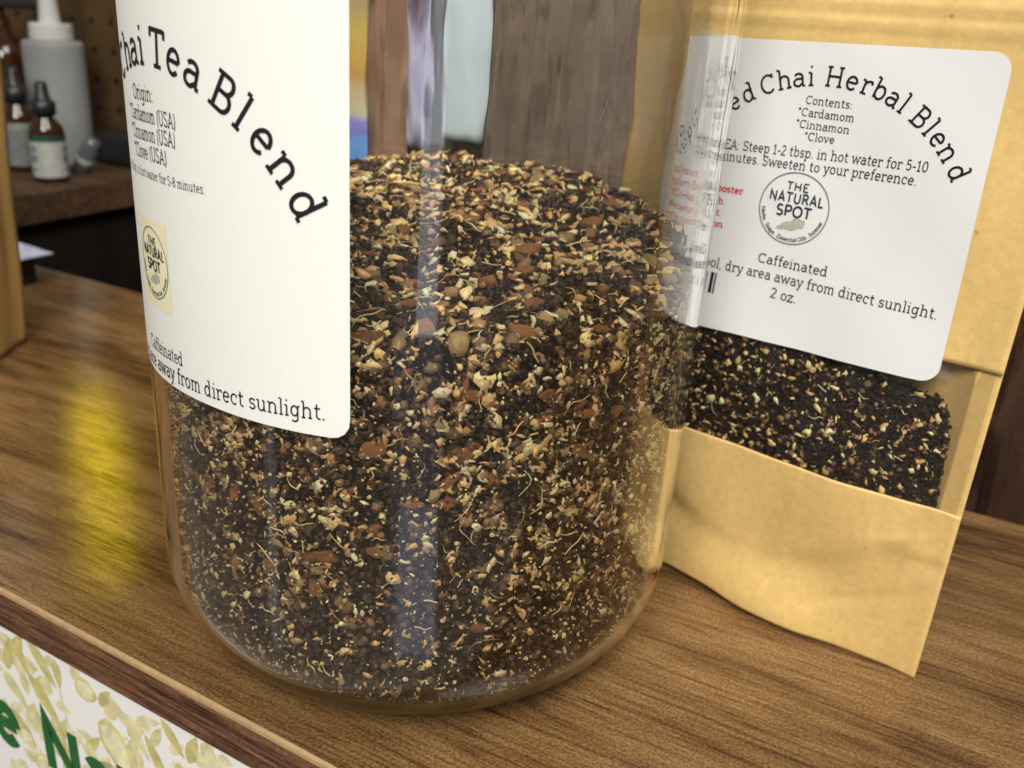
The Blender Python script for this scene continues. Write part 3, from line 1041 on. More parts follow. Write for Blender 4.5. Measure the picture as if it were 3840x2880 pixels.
def top_samples(k, rmax=71.0):
    r = rmax * np.sqrt(rng.random(k)); a = rng.uniform(0, 2 * np.pi, k)
    x, y = r * np.cos(a), r * np.sin(a)
    z = np.array([top_z(p, q) for p, q in zip(x, y)])
    e = .5
    nx = np.array([(top_z(p + e, q) - top_z(p - e, q)) / (2 * e) for p, q in zip(x, y)])
    ny = np.array([(top_z(p, q + e) - top_z(p, q - e)) / (2 * e) for p, q in zip(x, y)])
    nn = np.stack([-nx, -ny, np.ones(k)], -1); nn /= np.linalg.norm(nn, axis=1)[:, None]
    return np.stack([x, y, z], -1), nn


def settle(p, n, k0=.30, clump=True):
    """coarse pieces lie higher and in clusters, fines sink"""
    az = np.arctan2(p[:, 1], p[:, 0]) * 72
    z = p[:, 2]
    g = np.sin(az * .23 + 1.3 * np.sin(z * .11)) * np.sin(z * .19 + .9 * np.sin(az * .13)) + .6 * np.sin(az * .61 + z * .37) * np.sin(z * .53 - az * .29)
    pr = (k0 + (1 - k0) * sstep(z, 18, 85)) * np.clip(.62 + .55 * g, .12, 1)
    ok = rng.random(len(p)) < pr
    return p[ok], n[ok]


T = Bits()
# dark body under the pieces
seg_n = 180
bp = [(0.01, None), (25, None), (45, None), (60, None), (69.8, None)] + [(70.3, z) for z in (95, 80, 60, 40)] + \
     [(47 + 23.2 * math.cos(t), 27.8 + 23.2 * math.sin(t)) for t in np.radians(np.linspace(0, -90, 12))] + [(0.01, 5.2)]
bv, bf = [], []
for r, z in bp:
    for j in range(seg_n):
        a = 2 * math.pi * j / seg_n
        x, y = r * math.cos(a), r * math.sin(a)
        bv.append((x, y, top_z(x, y) - 1.3 if z is None else z))
for i in range(len(bp) - 1):
    for j in range(seg_n):
        k = (j + 1) % seg_n
        bf += [(i * seg_n + j, (i + 1) * seg_n + j, (i + 1) * seg_n + k), (i * seg_n + j, (i + 1) * seg_n + k, i * seg_n + k)]
T.base(np.array(bv), np.array(bf), np.tile(np.array([[.022, .013, .008]]), (len(bv), 1)))


def lognorm(k, med, s, lo, hi):
    return np.clip(med * np.exp(rng.normal(size=k) * s), lo, hi)


p_, n_ = wall_samples(46000)
T.grains(p_ - n_ * rng.uniform(0, .7, len(p_))[:, None], n_, lognorm(len(p_), .55, .35, .28, 1.3), pick(DARKS, len(p_)))
p_, n_ = wall_samples(3000, 25, 155)
T.grains(p_, n_, lognorm(len(p_), .9, .35, .4, 1.6), pick(DARKS, len(p_)))
p_, n_ = top_samples(19000)
T.grains(p_ + n_ * rng.uniform(-.3, .9, len(p_))[:, None], n_, lognorm(len(p_), .6, .35, .3, 1.3), pick(DARKS, len(p_)))
# brown pellets and seeds
p_, n_ = settle(*wall_samples(4600))
T.grains(p_, n_, lognorm(len(p_), 1.15, .35, .5, 2.4), pick(BROWNS, len(p_)))
p_, n_ = top_samples(260)
T.grains(p_ + n_ * .9, n_, lognorm(len(p_), 1.1, .35, .5, 2.3), pick(BROWNS, len(p_)))
PODS = [(.34, .22, .10), (.27, .18, .085), (.38, .24, .11)]
p_, n_ = settle(*wall_samples(650), .1)
T.grains(p_, n_, lognorm(len(p_), 1.9, .2, 1.3, 2.8), pick(PODS, len(p_)))
p_, n_ = top_samples(80)
T.grains(p_ + n_ * 2.0, n_, lognorm(len(p_), 1.9, .2, 1.3, 2.8), pick(PODS, len(p_)))
# tan flakes, large to dust
for cnt, med, lo, hi in ((2200, 1.7, .8, 3.8), (2500, .75, .4, 1.2)):
    p_, n_ = settle(*wall_samples(int(cnt * (1.9 if med > 1 else 2.3))), .42 if med > 1 else .85)
    k = len(p_)
    T.flakes(p_ + n_ * .05, n_, lognorm(k, med, .35, lo, hi) * (.72 + .38 * sstep(p_[:, 2], 20, 85)), rng.uniform(.3, .85, k), pick(TANS, k))
    p_, n_ = top_samples(int(cnt * .30))
    k = len(p_)
    T.flakes(p_ + n_ * 1.5, n_, lognorm(k, med * 1.1, .35, lo, hi), rng.uniform(.3, .85, k), pick(TANS, k), .7, .3, .6)
p_, n_ = wall_samples(4200)
T.grains(p_, n_, lognorm(len(p_), .27, .3, .15, .45), pick(TANS, len(p_)))
# reddish slivers
p_, n_ = settle(*wall_samples(1300), .25)
T.flakes(p_ + n_ * .05, n_, lognorm(len(p_), 1.5, .35, .8, 2.6), rng.uniform(.25, .7, len(p_)), pick(REDS, len(p_)))
p_, n_ = top_samples(330)
T.flakes(p_ + n_ * 1.1, n_, lognorm(len(p_), 1.5, .35, .8, 2.8), rng.uniform(.25, .7, len(p_)), pick(REDS, len(p_)), .5)
# fibres
p_, n_ = wall_samples(520)
T.fibres(p_ + n_ * .05, n_, lognorm(len(p_), 4.2, .4, 1.6, 9), pick(TANS[:4], len(p_)))
p_, n_ = top_samples(230)
T.fibres(p_ + n_ * 1.3, n_, lognorm(len(p_), 4.2, .4, 1.6, 9), pick(TANS[:4], len(p_)))
tea = T.build('loose_tea')
tag(tea, 'dark loose tea mixed with tan root flakes filling the lower half of the jar', 'loose tea', kind='stuff')


# ---- bigger cinnamon chips, each a thing of its own
def chip_mesh(i):
    r_ = np.random.default_rng(100 + i)
    m = 6 + i % 2
    a = np.linspace(0, 2 * np.pi, m, endpoint=False) + r_.uniform(-.42, .42, m)
    rr = r_.uniform(.68, 1.22, m)
    x, y = np.cos(a) * rr * .5, np.sin(a) * rr * .5 * r_.uniform(.42, .72)
    th = r_.uniform(.16, .26)
    z = (x ** 2) * r_.uniform(-.4, .4)
    rings = [(1.0, -.5), (1.06, -.1), (1.0, .3), (.82, .5)]
    vs, fs = [], []
    for s_, h in rings:
        for j in range(m): vs.append((x[j] * s_ + r_.normal() * .012, y[j] * s_ + r_.normal() * .012, z[j] + h * th + r_.normal() * .012))
    for q in range(len(rings) - 1):
        for j in range(m):
            k = (j + 1) % m
            fs.append((q * m + j, q * m + k, (q + 1) * m + k, (q + 1) * m + j))
    o_ = len(vs)
    vs.append((0, 0, .55 * th + r_.normal() * .02)); vs.append((0, 0, -.5 * th))
    for j in range(m):
        k = (j + 1) % m
        fs.append((3 * m + j, 3 * m + k, o_)); fs.append((k, j, o_ + 1))
    me = bpy.data.meshes.new('cinnamon_chip')
    me.from_pydata(vs, [], fs); me.update()
    me.materials.append(M_BARK)
    return me


CHIPS = [chip_mesh(i) for i in range(7)]
SPOTS = [('t', 0.9, -12.5, 5.6, 20), ('t', 24.6, -17.6, 6.7, -15), ('t', 22.5, -28.6, 5.3, 20), ('t', 44.8, -31.9, 5.3, -60), ('t', -13.5, -36.6, 4.2, -50),
         ('t', -6.4, -49.2, 5.8, 20), ('t', 21.6, -49.7, 6.6, -20), ('t', -2.5, -61.0, 5.6, 80), ('t', -14.5, -64.5, 7.6, 0), ('t', 17.7, -63.3, 7.0, -20),
         ('t', 34.7, -60.8, 4.4, 10), ('w', -84.2, 98.5, 4.9, 0), ('w', -61.8, 91.3, 5.7, -10), ('w', -54.5, 90.1, 5.0, 0), ('w', -48.4, 94.2, 4.6, 80),
         ('w', -62.2, 82.3, 6.6, -10), ('w', -70.9, 97.6, 3.8, 30), ('w', -84.2, 85.2, 5.8, 45), ('w', -100.6, 85.0, 7.1, 35), ('w', -87.3, 78.3, 6.3, 40),
         ('w', -80.0, 78.5, 4.8, 0), ('t', 45.5, 8.5, 8.2, 0), ('t', 11.0, 2.7, 4.8, 0), ('w', -128.6, 66.4, 4.8, 90), ('w', -123.1, 65.1, 5.8, 100),
         ('w', -129.2, 46.9, 5.0, 90), ('w', -111.3, 55.6, 6.6, 0), ('w', -120.9, 50.8, 4.8, -40), ('w', -111.4, 46.8, 5.2, 80), ('w', -99.7, 59.5, 4.8, 0),
         ('w', -109.4, 56.2, 5.5, 10), ('w', -100.5, 65.6, 4.0, 20), ('w', -80.8, 38.3, 4.2, 0), ('w', -93.0, 72.3, 4.3, 0), ('w', -87.4, 72.8, 5.7, 0)]
for _ in range(34):
    a, r = random.uniform(0, 6.28), 62 * math.sqrt(random.random())
    SPOTS.append(('t', r * math.cos(a), r * math.sin(a), random.uniform(3.6, 5.6), random.uniform(0, 180)))
for i, (kd, a, b, L_, ang) in enumerate(SPOTS):
    o = bpy.data.objects.new('cinnamon_chip', CHIPS[i % 7])
    COL.objects.link(o)
    sc_ = L_ * MM
    spin = math.radians(ang)
    if kd == 't':
        pos = np.array([a, b, top_z(a, b) + .55]); nr = Vector((-.12 + random.uniform(-.3, .3), -.35 + random.uniform(-.25, .25), 1)).normalized()
        xa = Vector((math.cos(spin), math.sin(spin), 0))
        tag(o, 'reddish brown cinnamon bark chip lying on top of the loose tea', 'bark chip', 'cinnamon chips on top of the tea in the jar')
    else:
        t_ = math.radians(a)
        nr = Vector((math.cos(t_), math.sin(t_), 0)); hx = Vector((-math.sin(t_), math.cos(t_), 0))
        xa = hx * math.cos(spin) + Vector((0, 0, 1)) * math.sin(spin)
        pos = np.array([math.cos(t_), math.sin(t_), 0]) * (71.8 - L_ * .13) + np.array([0, 0, b])
        tag(o, 'reddish brown cinnamon bark chip pressed against the inside of the jar wall', 'bark chip', 'cinnamon chips against the jar wall')
    ya = nr.cross(xa).normalized(); xa = ya.cross(nr).normalized()
    M3 = Matrix((xa, ya, nr)).transposed().to_4x4()
    o.matrix_world = Matrix.Translation(Vector(pos * MM)) @ M3 @ Matrix.Diagonal((sc_, sc_, sc_, 1))

# ------------------------------------------------------------------ pouch with window (right)
PO = np.array([144.2, -47.9, 0.15])
PH = np.array([.7071, -.7071, 0.0])
PN = np.array([-.7071, -.7071, 0.0])
PW = 121.0
pouch = tag(empty('stand_up_pouch', tuple(PO * MM)), 'brown kraft paper pouch with a clear window and white label beside the jar', 'bag')


def pfront(u, z):
    """bulge of the front face towards the viewer (mm)"""
    u, z = np.asarray(u, float), np.asarray(z, float)
    e = np.clip(-u, 0, PW); e2 = np.clip(u + PW, 0, PW)
    back = -9.0 * sstep(-u, 86, 116) ** 1.2
    # foot: gusset edge bows outwards
    foot = 6.0 * np.exp(-((u + 50) / 26) ** 2) * (1 - sstep(z, 0, 26))
    belly = 3.4 * sstep(e, 4, 34) * sstep(e2, 2, 24) * np.exp(-((z - 58) / 40) ** 2)
    zc = 20 + 26 * ((u + 58) / 52) ** 2                 # smile-shaped bottom seal
    seal = 0.7 * sstep(z - zc, -2.5, 5.0) * sstep(e, 3, 14) * (1 - sstep(z, 50, 90))
    dent = -1.3 * np.exp(-((u + 86) / 9) ** 2 - ((z - 26 + (u + 86) * .6) / 7) ** 2)
    wr = .38 * np.sin(u * .11 + z * .05) * np.sin(z * .07 + 1.3) + .16 * np.sin(u * .31 - z * .12) + .22 * np.exp(-((z - 40 - .35 * (u + 20)) / 1.6) ** 2) * sstep(u, -40, -8) - .25 * np.exp(-((z - 14 - .5 * (u + 30)) / 2.2) ** 2) * sstep(u, -60, -20)
    corner = .8 * np.exp(-((e - 10) / 5) ** 2 - ((z - 40) / 4.0) ** 2) - .5 * np.exp(-((e - 3) / 8) ** 2 - ((z - 37) / 2.2) ** 2)
    zipb = .75 * np.exp(-((z - 177.0) / .9) ** 2) + .75 * np.exp(-((z - 181.5) / .9) ** 2) - .5 * np.exp(-((z - 186) / 1.5) ** 2)
    return back + foot + belly + seal + dent + wr * sstep(e, 0, 10) + zipb + corner * sstep(e, 0, 2)


def psurf(u, z, l):
    u, z, l = np.asarray(u, float), np.asarray(z, float), np.asarray(l, float)
    w = pfront(u, z) + l
    up = 1.7 * np.exp(-((u + 68) / 30) ** 2) * (1 - sstep(z, 0, 16))
    return PH * u[..., None] + PN * w[..., None] + np.stack([0 * z, 0 * z, z + up], -1)


def pgrid(name, us, zs, mat, lift=0.0, parent=pouch, surf=psurf, thick=0.25):
    U, Z = np.meshgrid(us, zs)
    nu, nz = len(us), len(zs)
    A_ = surf(U.ravel(), Z.ravel(), np.full(U.size, lift)); B_ = surf(U.ravel(), Z.ravel(), np.full(U.size, lift - thick))
    F_ = [(j * nu + i, j * nu + i + 1, (j + 1) * nu + i + 1, (j + 1) * nu + i) for j in range(nz - 1) for i in range(nu - 1)]
    N_ = nu * nz
    F2 = [(d + N_, c + N_, b + N_, a + N_) for a, b, c, d in F_]
    rim = [j for j in range(nu)] + [j * nu + nu - 1 for j in range(1, nz)] + [(nz - 1) * nu + i for i in range(nu - 2, -1, -1)] + [j * nu for j in range(nz - 2, 0, -1)]
    F3 = [(rim[k], rim[k] + N_, rim[(k + 1) % len(rim)] + N_, rim[(k + 1) % len(rim)]) for k in range(len(rim))]
    return mesh_obj(name, np.concatenate([A_, B_]), F_ + F2 + F3, mat, parent, smooth=True)


us = np.linspace(-PW, 0, 88)
pgrid('lower_front', us, np.linspace(0, 54.6, 60), M_KRAFT)
pgrid('upper_front', us, np.linspace(96.2, 235, 96), M_KRAFT)
U, Z = np.meshgrid(us[1:-1], np.linspace(53.5, 97.5, 30))
nu_ = len(us) - 2
mesh_obj('window_film', psurf(U.ravel(), Z.ravel(), -0.42 - 1.5 * np.exp(-((Z.ravel() - 96.5 + .12 * (U.ravel() + 12)) / 4.5) ** 2) * sstep(U.ravel(), -70, -28) * (1 - sstep(U.ravel(), -8, -4)) - .3 * np.sin(U.ravel() * .5 + Z.ravel() * .35) * sstep(Z.ravel(), 76, 90) * (1 - sstep(U.ravel(), -9, -5))), np.array([(j * nu_ + i, j * nu_ + i + 1, (j + 1) * nu_ + i + 1, (j + 1) * nu_ + i) for j in range(29) for i in range(nu_ - 1)]), M_FILM, pouch, smooth=True)


def pback(u, z, l):
    u, z, l = np.asarray(u, float), np.asarray(z, float), np.asarray(l, float)
    e = np.clip(-u, 0, PW); e2 = np.clip(u + PW, 0, PW)
    d = 27 * (1 - np.exp(-np.clip(e - 5.8, 0, 99) / 30)) * (1 - np.exp(-e2 / 14)) * (1 - sstep(z, 70, 170)) + .75
    w = np.where(e < 5.8, pfront(u, z) - .75, pfront(u, z) * .6 - d) + l
    return PH * u[..., None] + PN * w[..., None] + np.stack([0 * z, 0 * z, z], -1)


ub = np.concatenate([np.linspace(-PW, -7, 60), np.linspace(-6.2, -5.4, 3), np.linspace(-4.6, 0, 6)])
pgrid('back_panel', ub, np.linspace(0, 235, 70), M_KRAFT, surf=pback, thick=0.2)

# label
P, F_ = rounded_rect(-103.4, -15.4, 88.8, 171.6, 4.6, 0.022, 60, 60)
plab = mesh_obj('paper_label', psurf(P[:, 0], P[:, 1], np.full(len(P), 0.12)), F_, M_LABEL2, pouch, smooth=True)
PL = 0.22
ink = Ink()
ttl = 'Spiced Chai Herbal Blend'
PC = (-58.2, 119.5)
ang_ = [-62, -54.6, -49, -44, -37.3, -31.1, -27, -23.3, -17.1, -11.9, -7.4, -4, 1.0, 7.4, 12.5, 17.3, 22.4, 26.8, 30, 33.8, 38.6, 42.9, 48.5, 55.8]
ink.arc(ttl, PC, 41.3, 7.4, 0, 0, 0, 0, .082, angs=ang_)
ink.build('title_lettering', M_INK, plab, psurf, PL)
ink = Ink()
ink.center('Contents:', -57.8, 155.9, 3.1, .082, 0.0)
ink.center('*Cardamom', -58.1, 152.7, 3.1, .082, 0.0)
ink.center('*Cinnamon', -58.4, 149.6, 3.1, .082, 0.0)
ink.center('*Clove', -58.6, 146.6, 3.1, .082, 0.0)
s = 'TEA: Steep 1-2 tbsp. in hot water for 5-10'
ink.line(s, 0, 141.3, 3.9, .082, 0.030, (2, len(s) - 1, -83.6, -29.3))
s = 'minutes. Sweeten to your preference.'
ink.line(s, 0, 137.9, 3.9, .082, 0.026, (1, len(s) - 1, -84.4, -31.2))
ink.center('Caffeinated', -59.2, 111.1, 4.1, .082, 0.01)
s = 'Store in cool, dry area away from direct sunlight.'
ink.line(s, 0, 106.6, 4.3, .082, 0.001, (s.index('ol,'), len(s) - 1, -84.2, -18.4))
ink.center('2 oz.', -60, 101.8, 4.3, .082, 0.0)
ink.build('small_lettering', M_INK, plab, psurf, PL)
ink = Ink()
for k in range(13):
    u0 = -98.9 + k * 1.42
    w_ = (.5, .9, .4, .75, .3, 1.0)[k % 6]
    ink.poly([(u0, 98.9), (u0 + w_, 98.9), (u0 + w_, 105.2), (u0, 105.2)], .01)
ink.build('barcode', M_INK, plab, psurf, PL)
ink = Ink()
ink.line('*Digestion', -98.5, 132.4, 2.9, .13, 0.01)
ink.line('*Immune Booster', -98.5, 128.9, 2.9, .13, 0.01, (0, 14, -100.2, -77.6))
ink.line('*Gut Health', -98.5, 125.4, 2.9, .13, 0.0, (0, 10, -98.6, -83.2))
ink.line('*Antioxidant.', -98.5, 121.9, 2.9, .13, 0.0, (0, 12, -99.4, -83.4))
ink.line('*Circulation', -98.5, 118.4, 2.9, .13, 0.01, (0, 11, -99.2, -82.2))
ink.build('red_lettering', M_INKRED, plab, psurf, PL)
logo((-62.0, 127.9), 9.9, psurf, PL + 0.03, plab, slope=-0.0)

# ---- tea in the pouch (seen through the window)
T2 = Bits()


def tea2_top(u):
    return np.interp(u, [-112, -100, -85, -60, -35, -20, -12, -8.5, -7.2], [78, 86, 91, 92, 87, 85.5, 83.5, 79, 60])


def psamples(k):
    u = rng.uniform(-112, -7.0 + 0 * np.zeros(k), k); z = rng.uniform(40, 93, k)
    ok = (z < tea2_top(u) + rng.normal(size=k) * .5) & (u < -7.0 - .5 * np.sin(z * .9) - .4 * np.sin(z * .37 + 1))
    u, z = u[ok], z[ok]
    hang = .9 + 5.5 * sstep(z, tea2_top(u) - 5, tea2_top(u) + 1.0) ** 1.6
    p = PO + psurf(u, z, -hang)
    return p, np.tile(PN, (len(p), 1))


uu = np.linspace(-112, -7.9, 54)
bv, bf = [], []
for zf in np.linspace(0, 1, 16):
    for u in uu:
        z = 30 + (tea2_top(u) - 31.0) * zf
        hang = 2.4 + 6.5 * sstep(z, tea2_top(u) - 5, tea2_top(u) + 1.0) ** 1.6
        bv.append(PO + psurf(np.array(u), np.array(z), np.array(-hang)))
for j in range(15):
    for i in range(53):
        a = j * 54 + i
        bf += [(a, a + 1, a + 55), (a, a + 55, a + 54)]
o_ = len(bv)
for u in uu:
    bv.append(PO + psurf(np.array(u), np.array(tea2_top(u) - 3.5), np.array(-14 - 6 * math.sin((u + 112) / 104 * math.pi))))
for i in range(53):
    a = 15 * 54 + i
    bf += [(a, a + 1, o_ + i + 1), (a, o_ + i + 1, o_ + i)]
T2.base(np.array(bv), np.array(bf), np.tile(np.array([[.014, .010, .008]]), (len(bv), 1)))
p_, n_ = psamples(16000)
T2.grains(p_ - n_ * rng.uniform(0, .6, len(p_))[:, None], n_, lognorm(len(p_), .46, .35, .25, 1.0), pick([(.018, .012, .009), (.030, .019, .014), (.045, .029, .020)], len(p_)))
p_, n_ = psamples(420)
T2.grains(p_, n_, lognorm(len(p_), .8, .3, .4, 1.4), pick(BROWNS, len(p_)))
p_, n_ = psamples(480)
T2.flakes(p_ + n_ * .2, n_, lognorm(len(p_), 1.15, .35, .5, 2.3), rng.uniform(.3, .8, len(p_)), pick(TANS, len(p_)))
p_, n_ = psamples(280)
T2.grains(p_, n_, lognorm(len(p_), .22, .3, .12, .4), pick(TANS, len(p_)))
p_, n_ = psamples(90)
T2.fibres(p_, n_, lognorm(len(p_), 3.0, .4, 1.4, 6), pick(TANS[:4], len(p_)), .12)
p_, n_ = psamples(70)
T2.flakes(p_, n_, lognorm(len(p_), 1.2, .35, .7, 2.2), rng.uniform(.3, .7, len(p_)), pick(REDS, len(p_)))
tea2 = T2.build('loose_tea')
tag(tea2, 'dark tea with tan flakes showing through the window of the kraft pouch', 'loose tea', kind='stuff')

# ------------------------------------------------------------------ kraft bag (left edge of the view)
QO = np.array([-198.6, 213.8, 0.2]); QH = np.array([.34, .94, 0.0]); QH /= np.linalg.norm(QH); QN = np.array([QH[1], -QH[0], 0.0])
bag2 = tag(empty('kraft_bag', tuple(QO * MM)), 'plain brown kraft bag cut off by the left side of the photo', 'bag')


def qsurf(u, z, l, back=False):
    u, z, l = np.asarray(u, float), np.asarray(z, float), np.asarray(l, float)
    uu_ = u + z * .085 * (1 + u / 116) - .00015 * z * z
    e = np.clip(-u, 0, 116); e2 = np.clip(u + 116, 0, 116)
    w = 5.5 * sstep(e, 1, 26) * sstep(e2, 1, 30) * (1 - sstep(z, 90, 190)) + .6 * np.sin(u * .15 + z * .06)
    w = w - 1.6 * np.exp(-((e - 9) / 3) ** 2) * sstep(z, 6, 60) + l
    return QH * uu_[..., None] + QN * w[..., None] + np.stack([0 * z, 0 * z, z], -1)


def qback(u, z, l):
    u, z, l = np.asarray(u, float), np.asarray(z, float), np.asarray(l, float)
    e = np.clip(-u, 0, 116); e2 = np.clip(u + 116, 0, 116)
    d = 24 * sstep(e, 0, 30) * sstep(e2, 0, 30) * (1 - sstep(z, 80, 185)) + .5
    uu_ = u + z * .085 * (1 + u / 116) - .00015 * z * z
    return QH * uu_[..., None] + QN * (l - d)[..., None] + np.stack([0 * z, 0 * z, z], -1)


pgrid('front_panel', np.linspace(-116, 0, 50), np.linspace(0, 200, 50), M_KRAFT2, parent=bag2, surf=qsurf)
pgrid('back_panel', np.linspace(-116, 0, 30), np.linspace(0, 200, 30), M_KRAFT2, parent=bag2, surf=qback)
P, F_ = rounded_rect(-100, -22, 70, 165, 4, 0, 20, 20)
mesh_obj('paper_label', qsurf(P[:, 0], P[:, 1], np.full(len(P), .3)), F_, M_LABEL, bag2, smooth=True)

# ---- leaflet on an added black block standing for the shade below it
v_, f_ = box_geo(-22, 22, -34, 34, 0.2, 19, 1.5)
o = mesh_obj('shade_block', v_, f_, M_BLACK)
o.location = (-0.268, 0.304, 0); o.rotation_euler = (0, 0, math.radians(-35))
tag(o, 'added black block standing for the shade under the leaflet behind the left kraft bag', 'box')


def blotch(name, stops, sc=(1, 1, 1), scale=30, dist=1.5, detail=2):
    m, nt, b = nmat(name, .4, .4)
    f = noise(nt, coords(nt, sc), scale, detail, .5, dist)
    nt.links.new(ramp(nt, f, stops), b.inputs['Base Color'])
    return m


M_LEAFLET = blotch('leaflet_print', [(.38, (.72, .74, .85)), (.48, (.20, .24, .70)), (.56, (.75, .78, .88)), (.66, (.35, .40, .78))], (1, 2.5, 1), 40)
vs = [(-262, 352, 19.6), (-217.9, 315.1, 20.2), (-231, 297, 20.2), (-290, 300, 19.6)]
vs = [np.array(p) for p in vs]
vs2 = vs + [p - np.array([0, 0, .5]) for p in vs]
lf = mesh_obj('leaflet', vs2, [(0, 3, 2, 1), (4, 5, 6, 7), (0, 1, 5, 4), (1, 2, 6, 5), (2, 3, 7, 6), (3, 0, 4, 7)], M_LEAFLET)
tag(lf, 'blue and white printed leaflet poking out behind the left kraft bag', 'leaflet')

# ------------------------------------------------------------------ things on the side counter
def at_tn(t, n, z=20.1):
    p = tn(t, n, z)
    return tuple(p * MM)


sq = tag(empty('squeeze_bottle', at_tn(-609, 352)), 'tall white plastic squeeze bottle with a pointed nozzle on the side counter', 'bottle')
mw, nt, b = nmat('milky_plastic', .45, .4)
f = noise(nt, coords(nt), 14, 3)
nt.links.new(ramp(nt, f, [(.3, (.22, .225, .23)), (.7, (.31, .315, .31))]), b.inputs['Base Color'])
v_, f_ = lathe([(0.01, 0), (23.4, 0), (24.5, 2), (24.9, 30), (24.9, 99), (24.4, 101.8), (22.6, 103), (19, 103.5), (0.01, 103.5)], 40)
mesh_obj('bottle_body', v_, f_, mw, sq, smooth=False)
v_, f_ = lathe([(0.01, 103.4), (17.4, 103.6), (17.8, 105), (17.4, 116), (16.4, 117), (9, 117.5), (8.4, 122), (4.6, 175), (3.4, 190), (0.01, 191)], 36)
mesh_obj('nozzle_cap', v_, f_, M_WHITEPLASTIC, sq)


def dropper(loc, rad, hgt, label, lab_mat, paper_mat):
    d = tag(empty('dropper_bottle', loc), label, 'bottle')
    v_, f_ = lathe([(0.01, 0), (rad * .93, 0), (rad, 1.5), (rad, hgt * .50), (rad * .93, hgt * .55), (rad * .5, hgt * .64), (rad * .46, hgt * .68), (0.01, hgt * .68)], 36)
    mesh_obj('bottle_body', v_, f_, M_AMBER, d, smooth=True)
    a = np.radians(np.linspace(20, 320, 40))
    rr = rad + .25
    vs = np.concatenate([np.stack([rr * np.cos(a), rr * np.sin(a), 0 * a + hgt * .05], -1), np.stack([rr * np.cos(a), rr * np.sin(a), 0 * a + hgt * .47], -1)])
    fs = [(i, i + 1, 40 + i + 1, 40 + i) for i in range(39)]
    lb = mesh_obj('bottle_label', vs, fs, paper_mat, d, smooth=True)
    vs2 = np.concatenate([np.stack([(rr + .1) * np.cos(a), (rr + .1) * np.sin(a), 0 * a + hgt * .41], -1), np.stack([(rr + .1) * np.cos(a), (rr + .1) * np.sin(a), 0 * a + hgt * .47], -1)])
    mesh_obj('label_stripe', vs2, fs, lab_mat, lb, smooth=True)
    pm, pf = [], []
    for a0_, a1_, h0_, h1_ in ((75, 98, .30, .36), (72, 100, .20, .27), (78, 96, .11, .14), (110, 112, .07, .40), (190, 215, .30, .36), (186, 220, .20, .27), (194, 210, .11, .14), (240, 262, .28, .36), (238, 266, .16, .20)):
        aa = np.radians(np.linspace(a0_, a1_, 6)); o2 = len(pm)
        for h_ in (h0_, h1_):
            for q in aa: pm.append(((rr + .12) * math.cos(q), (rr + .12) * math.sin(q), h_ * hgt))
        pf += [(o2 + i, o2 + i + 1, o2 + 7 + i, o2 + 6 + i) for i in range(5)]
    mesh_obj('label_print', pm, pf, M_INKRING, lb)
    v_, f_ = lathe([(rad * .5, hgt * .66), (rad * .68, hgt * .665), (rad * .70, hgt * .79), (rad * .52, hgt * .81), (rad * .42, hgt * .84), (rad * .36, hgt * .95), (rad * .28, hgt * .99), (0.01, hgt)], 30)
    mesh_obj('dropper_cap', v_, f_, M_BLACK, d, smooth=True)
    return d


d1 = dropper(at_tn(-545, 288), 13.2, 78, 'small amber dropper bottle with white label in front of the squeeze bottle', speckled('dark_green', (.012, .05, .028), .2, 100), speckled('bottle_paper', (.36, .37, .34), .12, 160))
d1.rotation_euler = (0, 0, math.radians(150))
d2 = dropper(at_tn(-600, 304), 13.5, 84, 'amber dropper bottle half hidden between the left bag and the squeeze bottle', speckled('pale_green', (.20, .22, .18), .2, 100), speckled('dim_paper', (.15, .16, .145), .2, 120))
d2.rotation_euler = (0, 0, math.radians(170))
# black case and clear vial lying down
v_, f_ = box_geo(-52, 52, -14, 14, 0, 29, 5)
o = mesh_obj('black_case', v_, f_, M_BLACK); o.location = at_tn(-536, 380); o.rotation_euler = (0, 0, ANG)
tag(o, 'low black case lying on the side counter beside the dropper bottle', 'case')
v_, f_ = lathe([(0.01, -22), (6.6, -22), (7.5, -20), (7.5, 13), (6, 16), (6, 21), (0.01, 22)], 28)
vial = tag(empty('glass_vial', at_tn(-549, 325, 33)), 'small shiny clear vial leaning beside the amber dropper bottle', 'vial')
vial.rotation_euler = (math.radians(20), math.radians(32), 0)
mesh_obj('vial_body', v_, f_, M_STEEL, vial, smooth=True)
v_, f_ = lathe([(7.7, -2), (7.9, -1.5), (7.9, 2.5), (7.7, 3)], 28)
mesh_obj('vial_band', v_, f_, M_WHITEPLASTIC, vial)
# dark pump bottle behind
pb = tag(empty('pump_bottle', at_tn(-676, 352)), 'dark pump bottle standing left of the white squeeze bottle', 'bottle')
v_, f_ = lathe([(0.01, 0), (21, 0), (22, 3), (22, 84), (17, 98), (9, 104), (8, 118), (0.01, 118)], 32)
mesh_obj('bottle_body', v_, f_, M_AMBER, pb, smooth=True)
v_, f_ = box_geo(-12, 44, -9, 9, 126, 141, 4)
mesh_obj('pump_head', v_, f_, M_BLACK, pb)
v_, f_ = lathe([(5, 116), (5, 128)], 12)
mesh_obj('pump_stem', v_, f_, M_BLACK, pb)


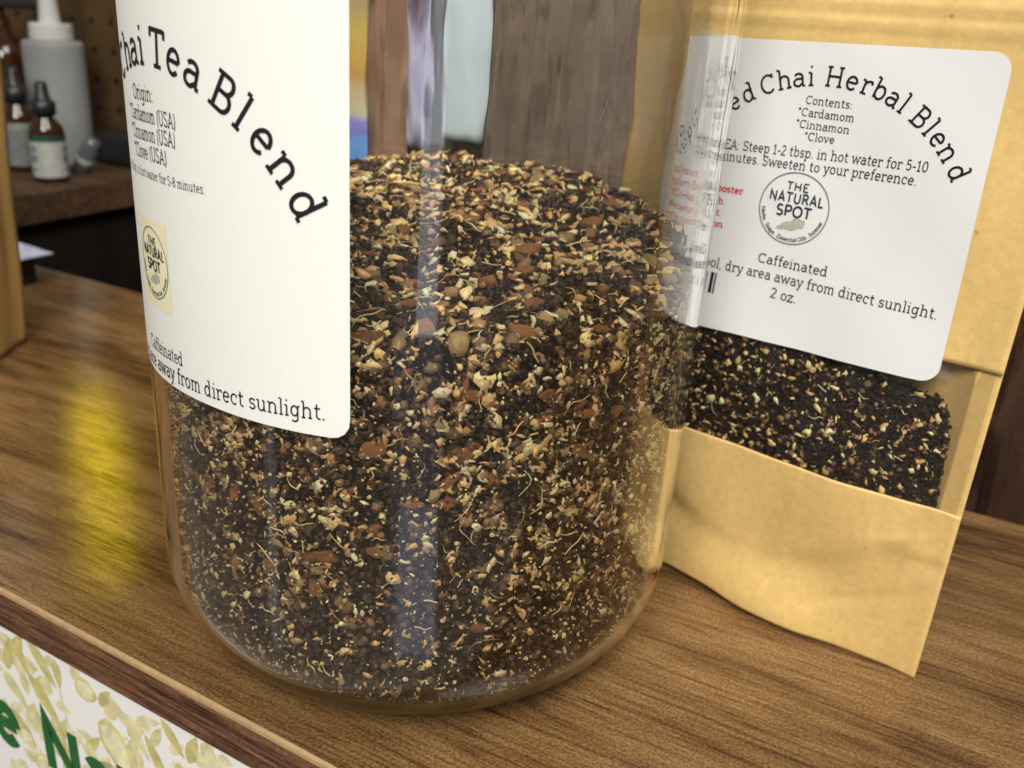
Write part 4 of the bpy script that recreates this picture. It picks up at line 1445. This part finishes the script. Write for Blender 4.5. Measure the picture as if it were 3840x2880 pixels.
# ------------------------------------------------------------------ packets hanging on the pegboard, seen through the jar
def packet(name, t0, t1, z0, z1, n, mat, label, puff=5.0, cat='packet'):
    us_, zs_ = np.linspace(t0, t1, 12), np.linspace(z0, z1, 18)
    pts, fs = [], []
    for side in (-1, 1):
        for z in zs_:
            for t in us_:
                e = math.sin(math.pi * (t - t0) / (t1 - t0)) * math.sin(math.pi * (z - z0) / (z1 - z0))
                pts.append(tn(t, n + side * (.3 + puff * max(0, e) ** .6), z))
    for j in range(17):
        for i in range(11):
            a = j * 12 + i
            fs.append((a, a + 1, a + 13, a + 12)); b_ = a + 216
            fs.append((b_ + 12, b_ + 13, b_ + 1, b_))
    rim = list(range(12)) + [j * 12 + 11 for j in range(1, 18)] + [17 * 12 + i for i in range(10, -1, -1)] + [j * 12 for j in range(16, 0, -1)]
    for k in range(len(rim)):
        a, c = rim[k], rim[(k + 1) % len(rim)]
        fs.append((a, a + 216, c + 216, c))
    o = mesh_obj(name, pts, fs, mat, smooth=True)
    return tag(o, label, cat)


packet('hanging_packet', -227, -191, 84, 196, 378, blotch('pale_blue_print', [(.3, (.66, .80, .86)), (.6, (.74, .87, .90)), (.8, (.74, .78, .90))], (1, 1, 1), 14),
       'pale blue packet hanging on the pegboard, seen through the jar')
packet('hanging_packet', -262, -240, 74, 200, 378, blotch('lilac_print', [(.35, (.10, .06, .06)), (.46, (.45, .42, .66)), (.62, (.62, .62, .78)), (.75, (.14, .12, .2))], (1, 1, .45), 26),
       'lilac and dark packet hanging left of the pale blue packet')
packet('hanging_packet', -298, -261, 40, 200, 378, blotch('copper_print', [(.3, (.20, .10, .055)), (.55, (.33, .19, .11)), (.75, (.42, .29, .20))], (1, 1, .25), 40),
       'copper brown packet hanging on the pegboard, seen at the label edge')
m, nt, b = nmat('booklet_print', .4, .4)
tc = node(nt, 'ShaderNodeTexCoord'); sx = node(nt, 'ShaderNodeSeparateXYZ'); nt.links.new(tc.outputs['Generated'], sx.inputs[0])
f = noise(nt, coords(nt), 22, 2, .5, 1.5)
mm = node(nt, 'ShaderNodeMath', operation='MULTIPLY_ADD'); nt.links.new(f, mm.inputs[0]); mm.inputs[1].default_value = .14; nt.links.new(sx.outputs[2], mm.inputs[2])
nt.links.new(ramp(nt, mm.outputs[0], [(.0, (.10, .33, .78)), (.33, (.14, .36, .80)), (.35, (.22, .2, .62)), (.42, (.30, .26, .7)), (.45, (.62, .60, .40)), (.6, (.62, .33, .06)), (.75, (.66, .48, .10)), (.95, (.42, .30, .16))]), b.inputs['Base Color'])
packet('hanging_booklet', -345, -300, 30, 205, 378, m, 'blue, purple and orange booklet hanging behind the jar label', 2.0, 'booklet')
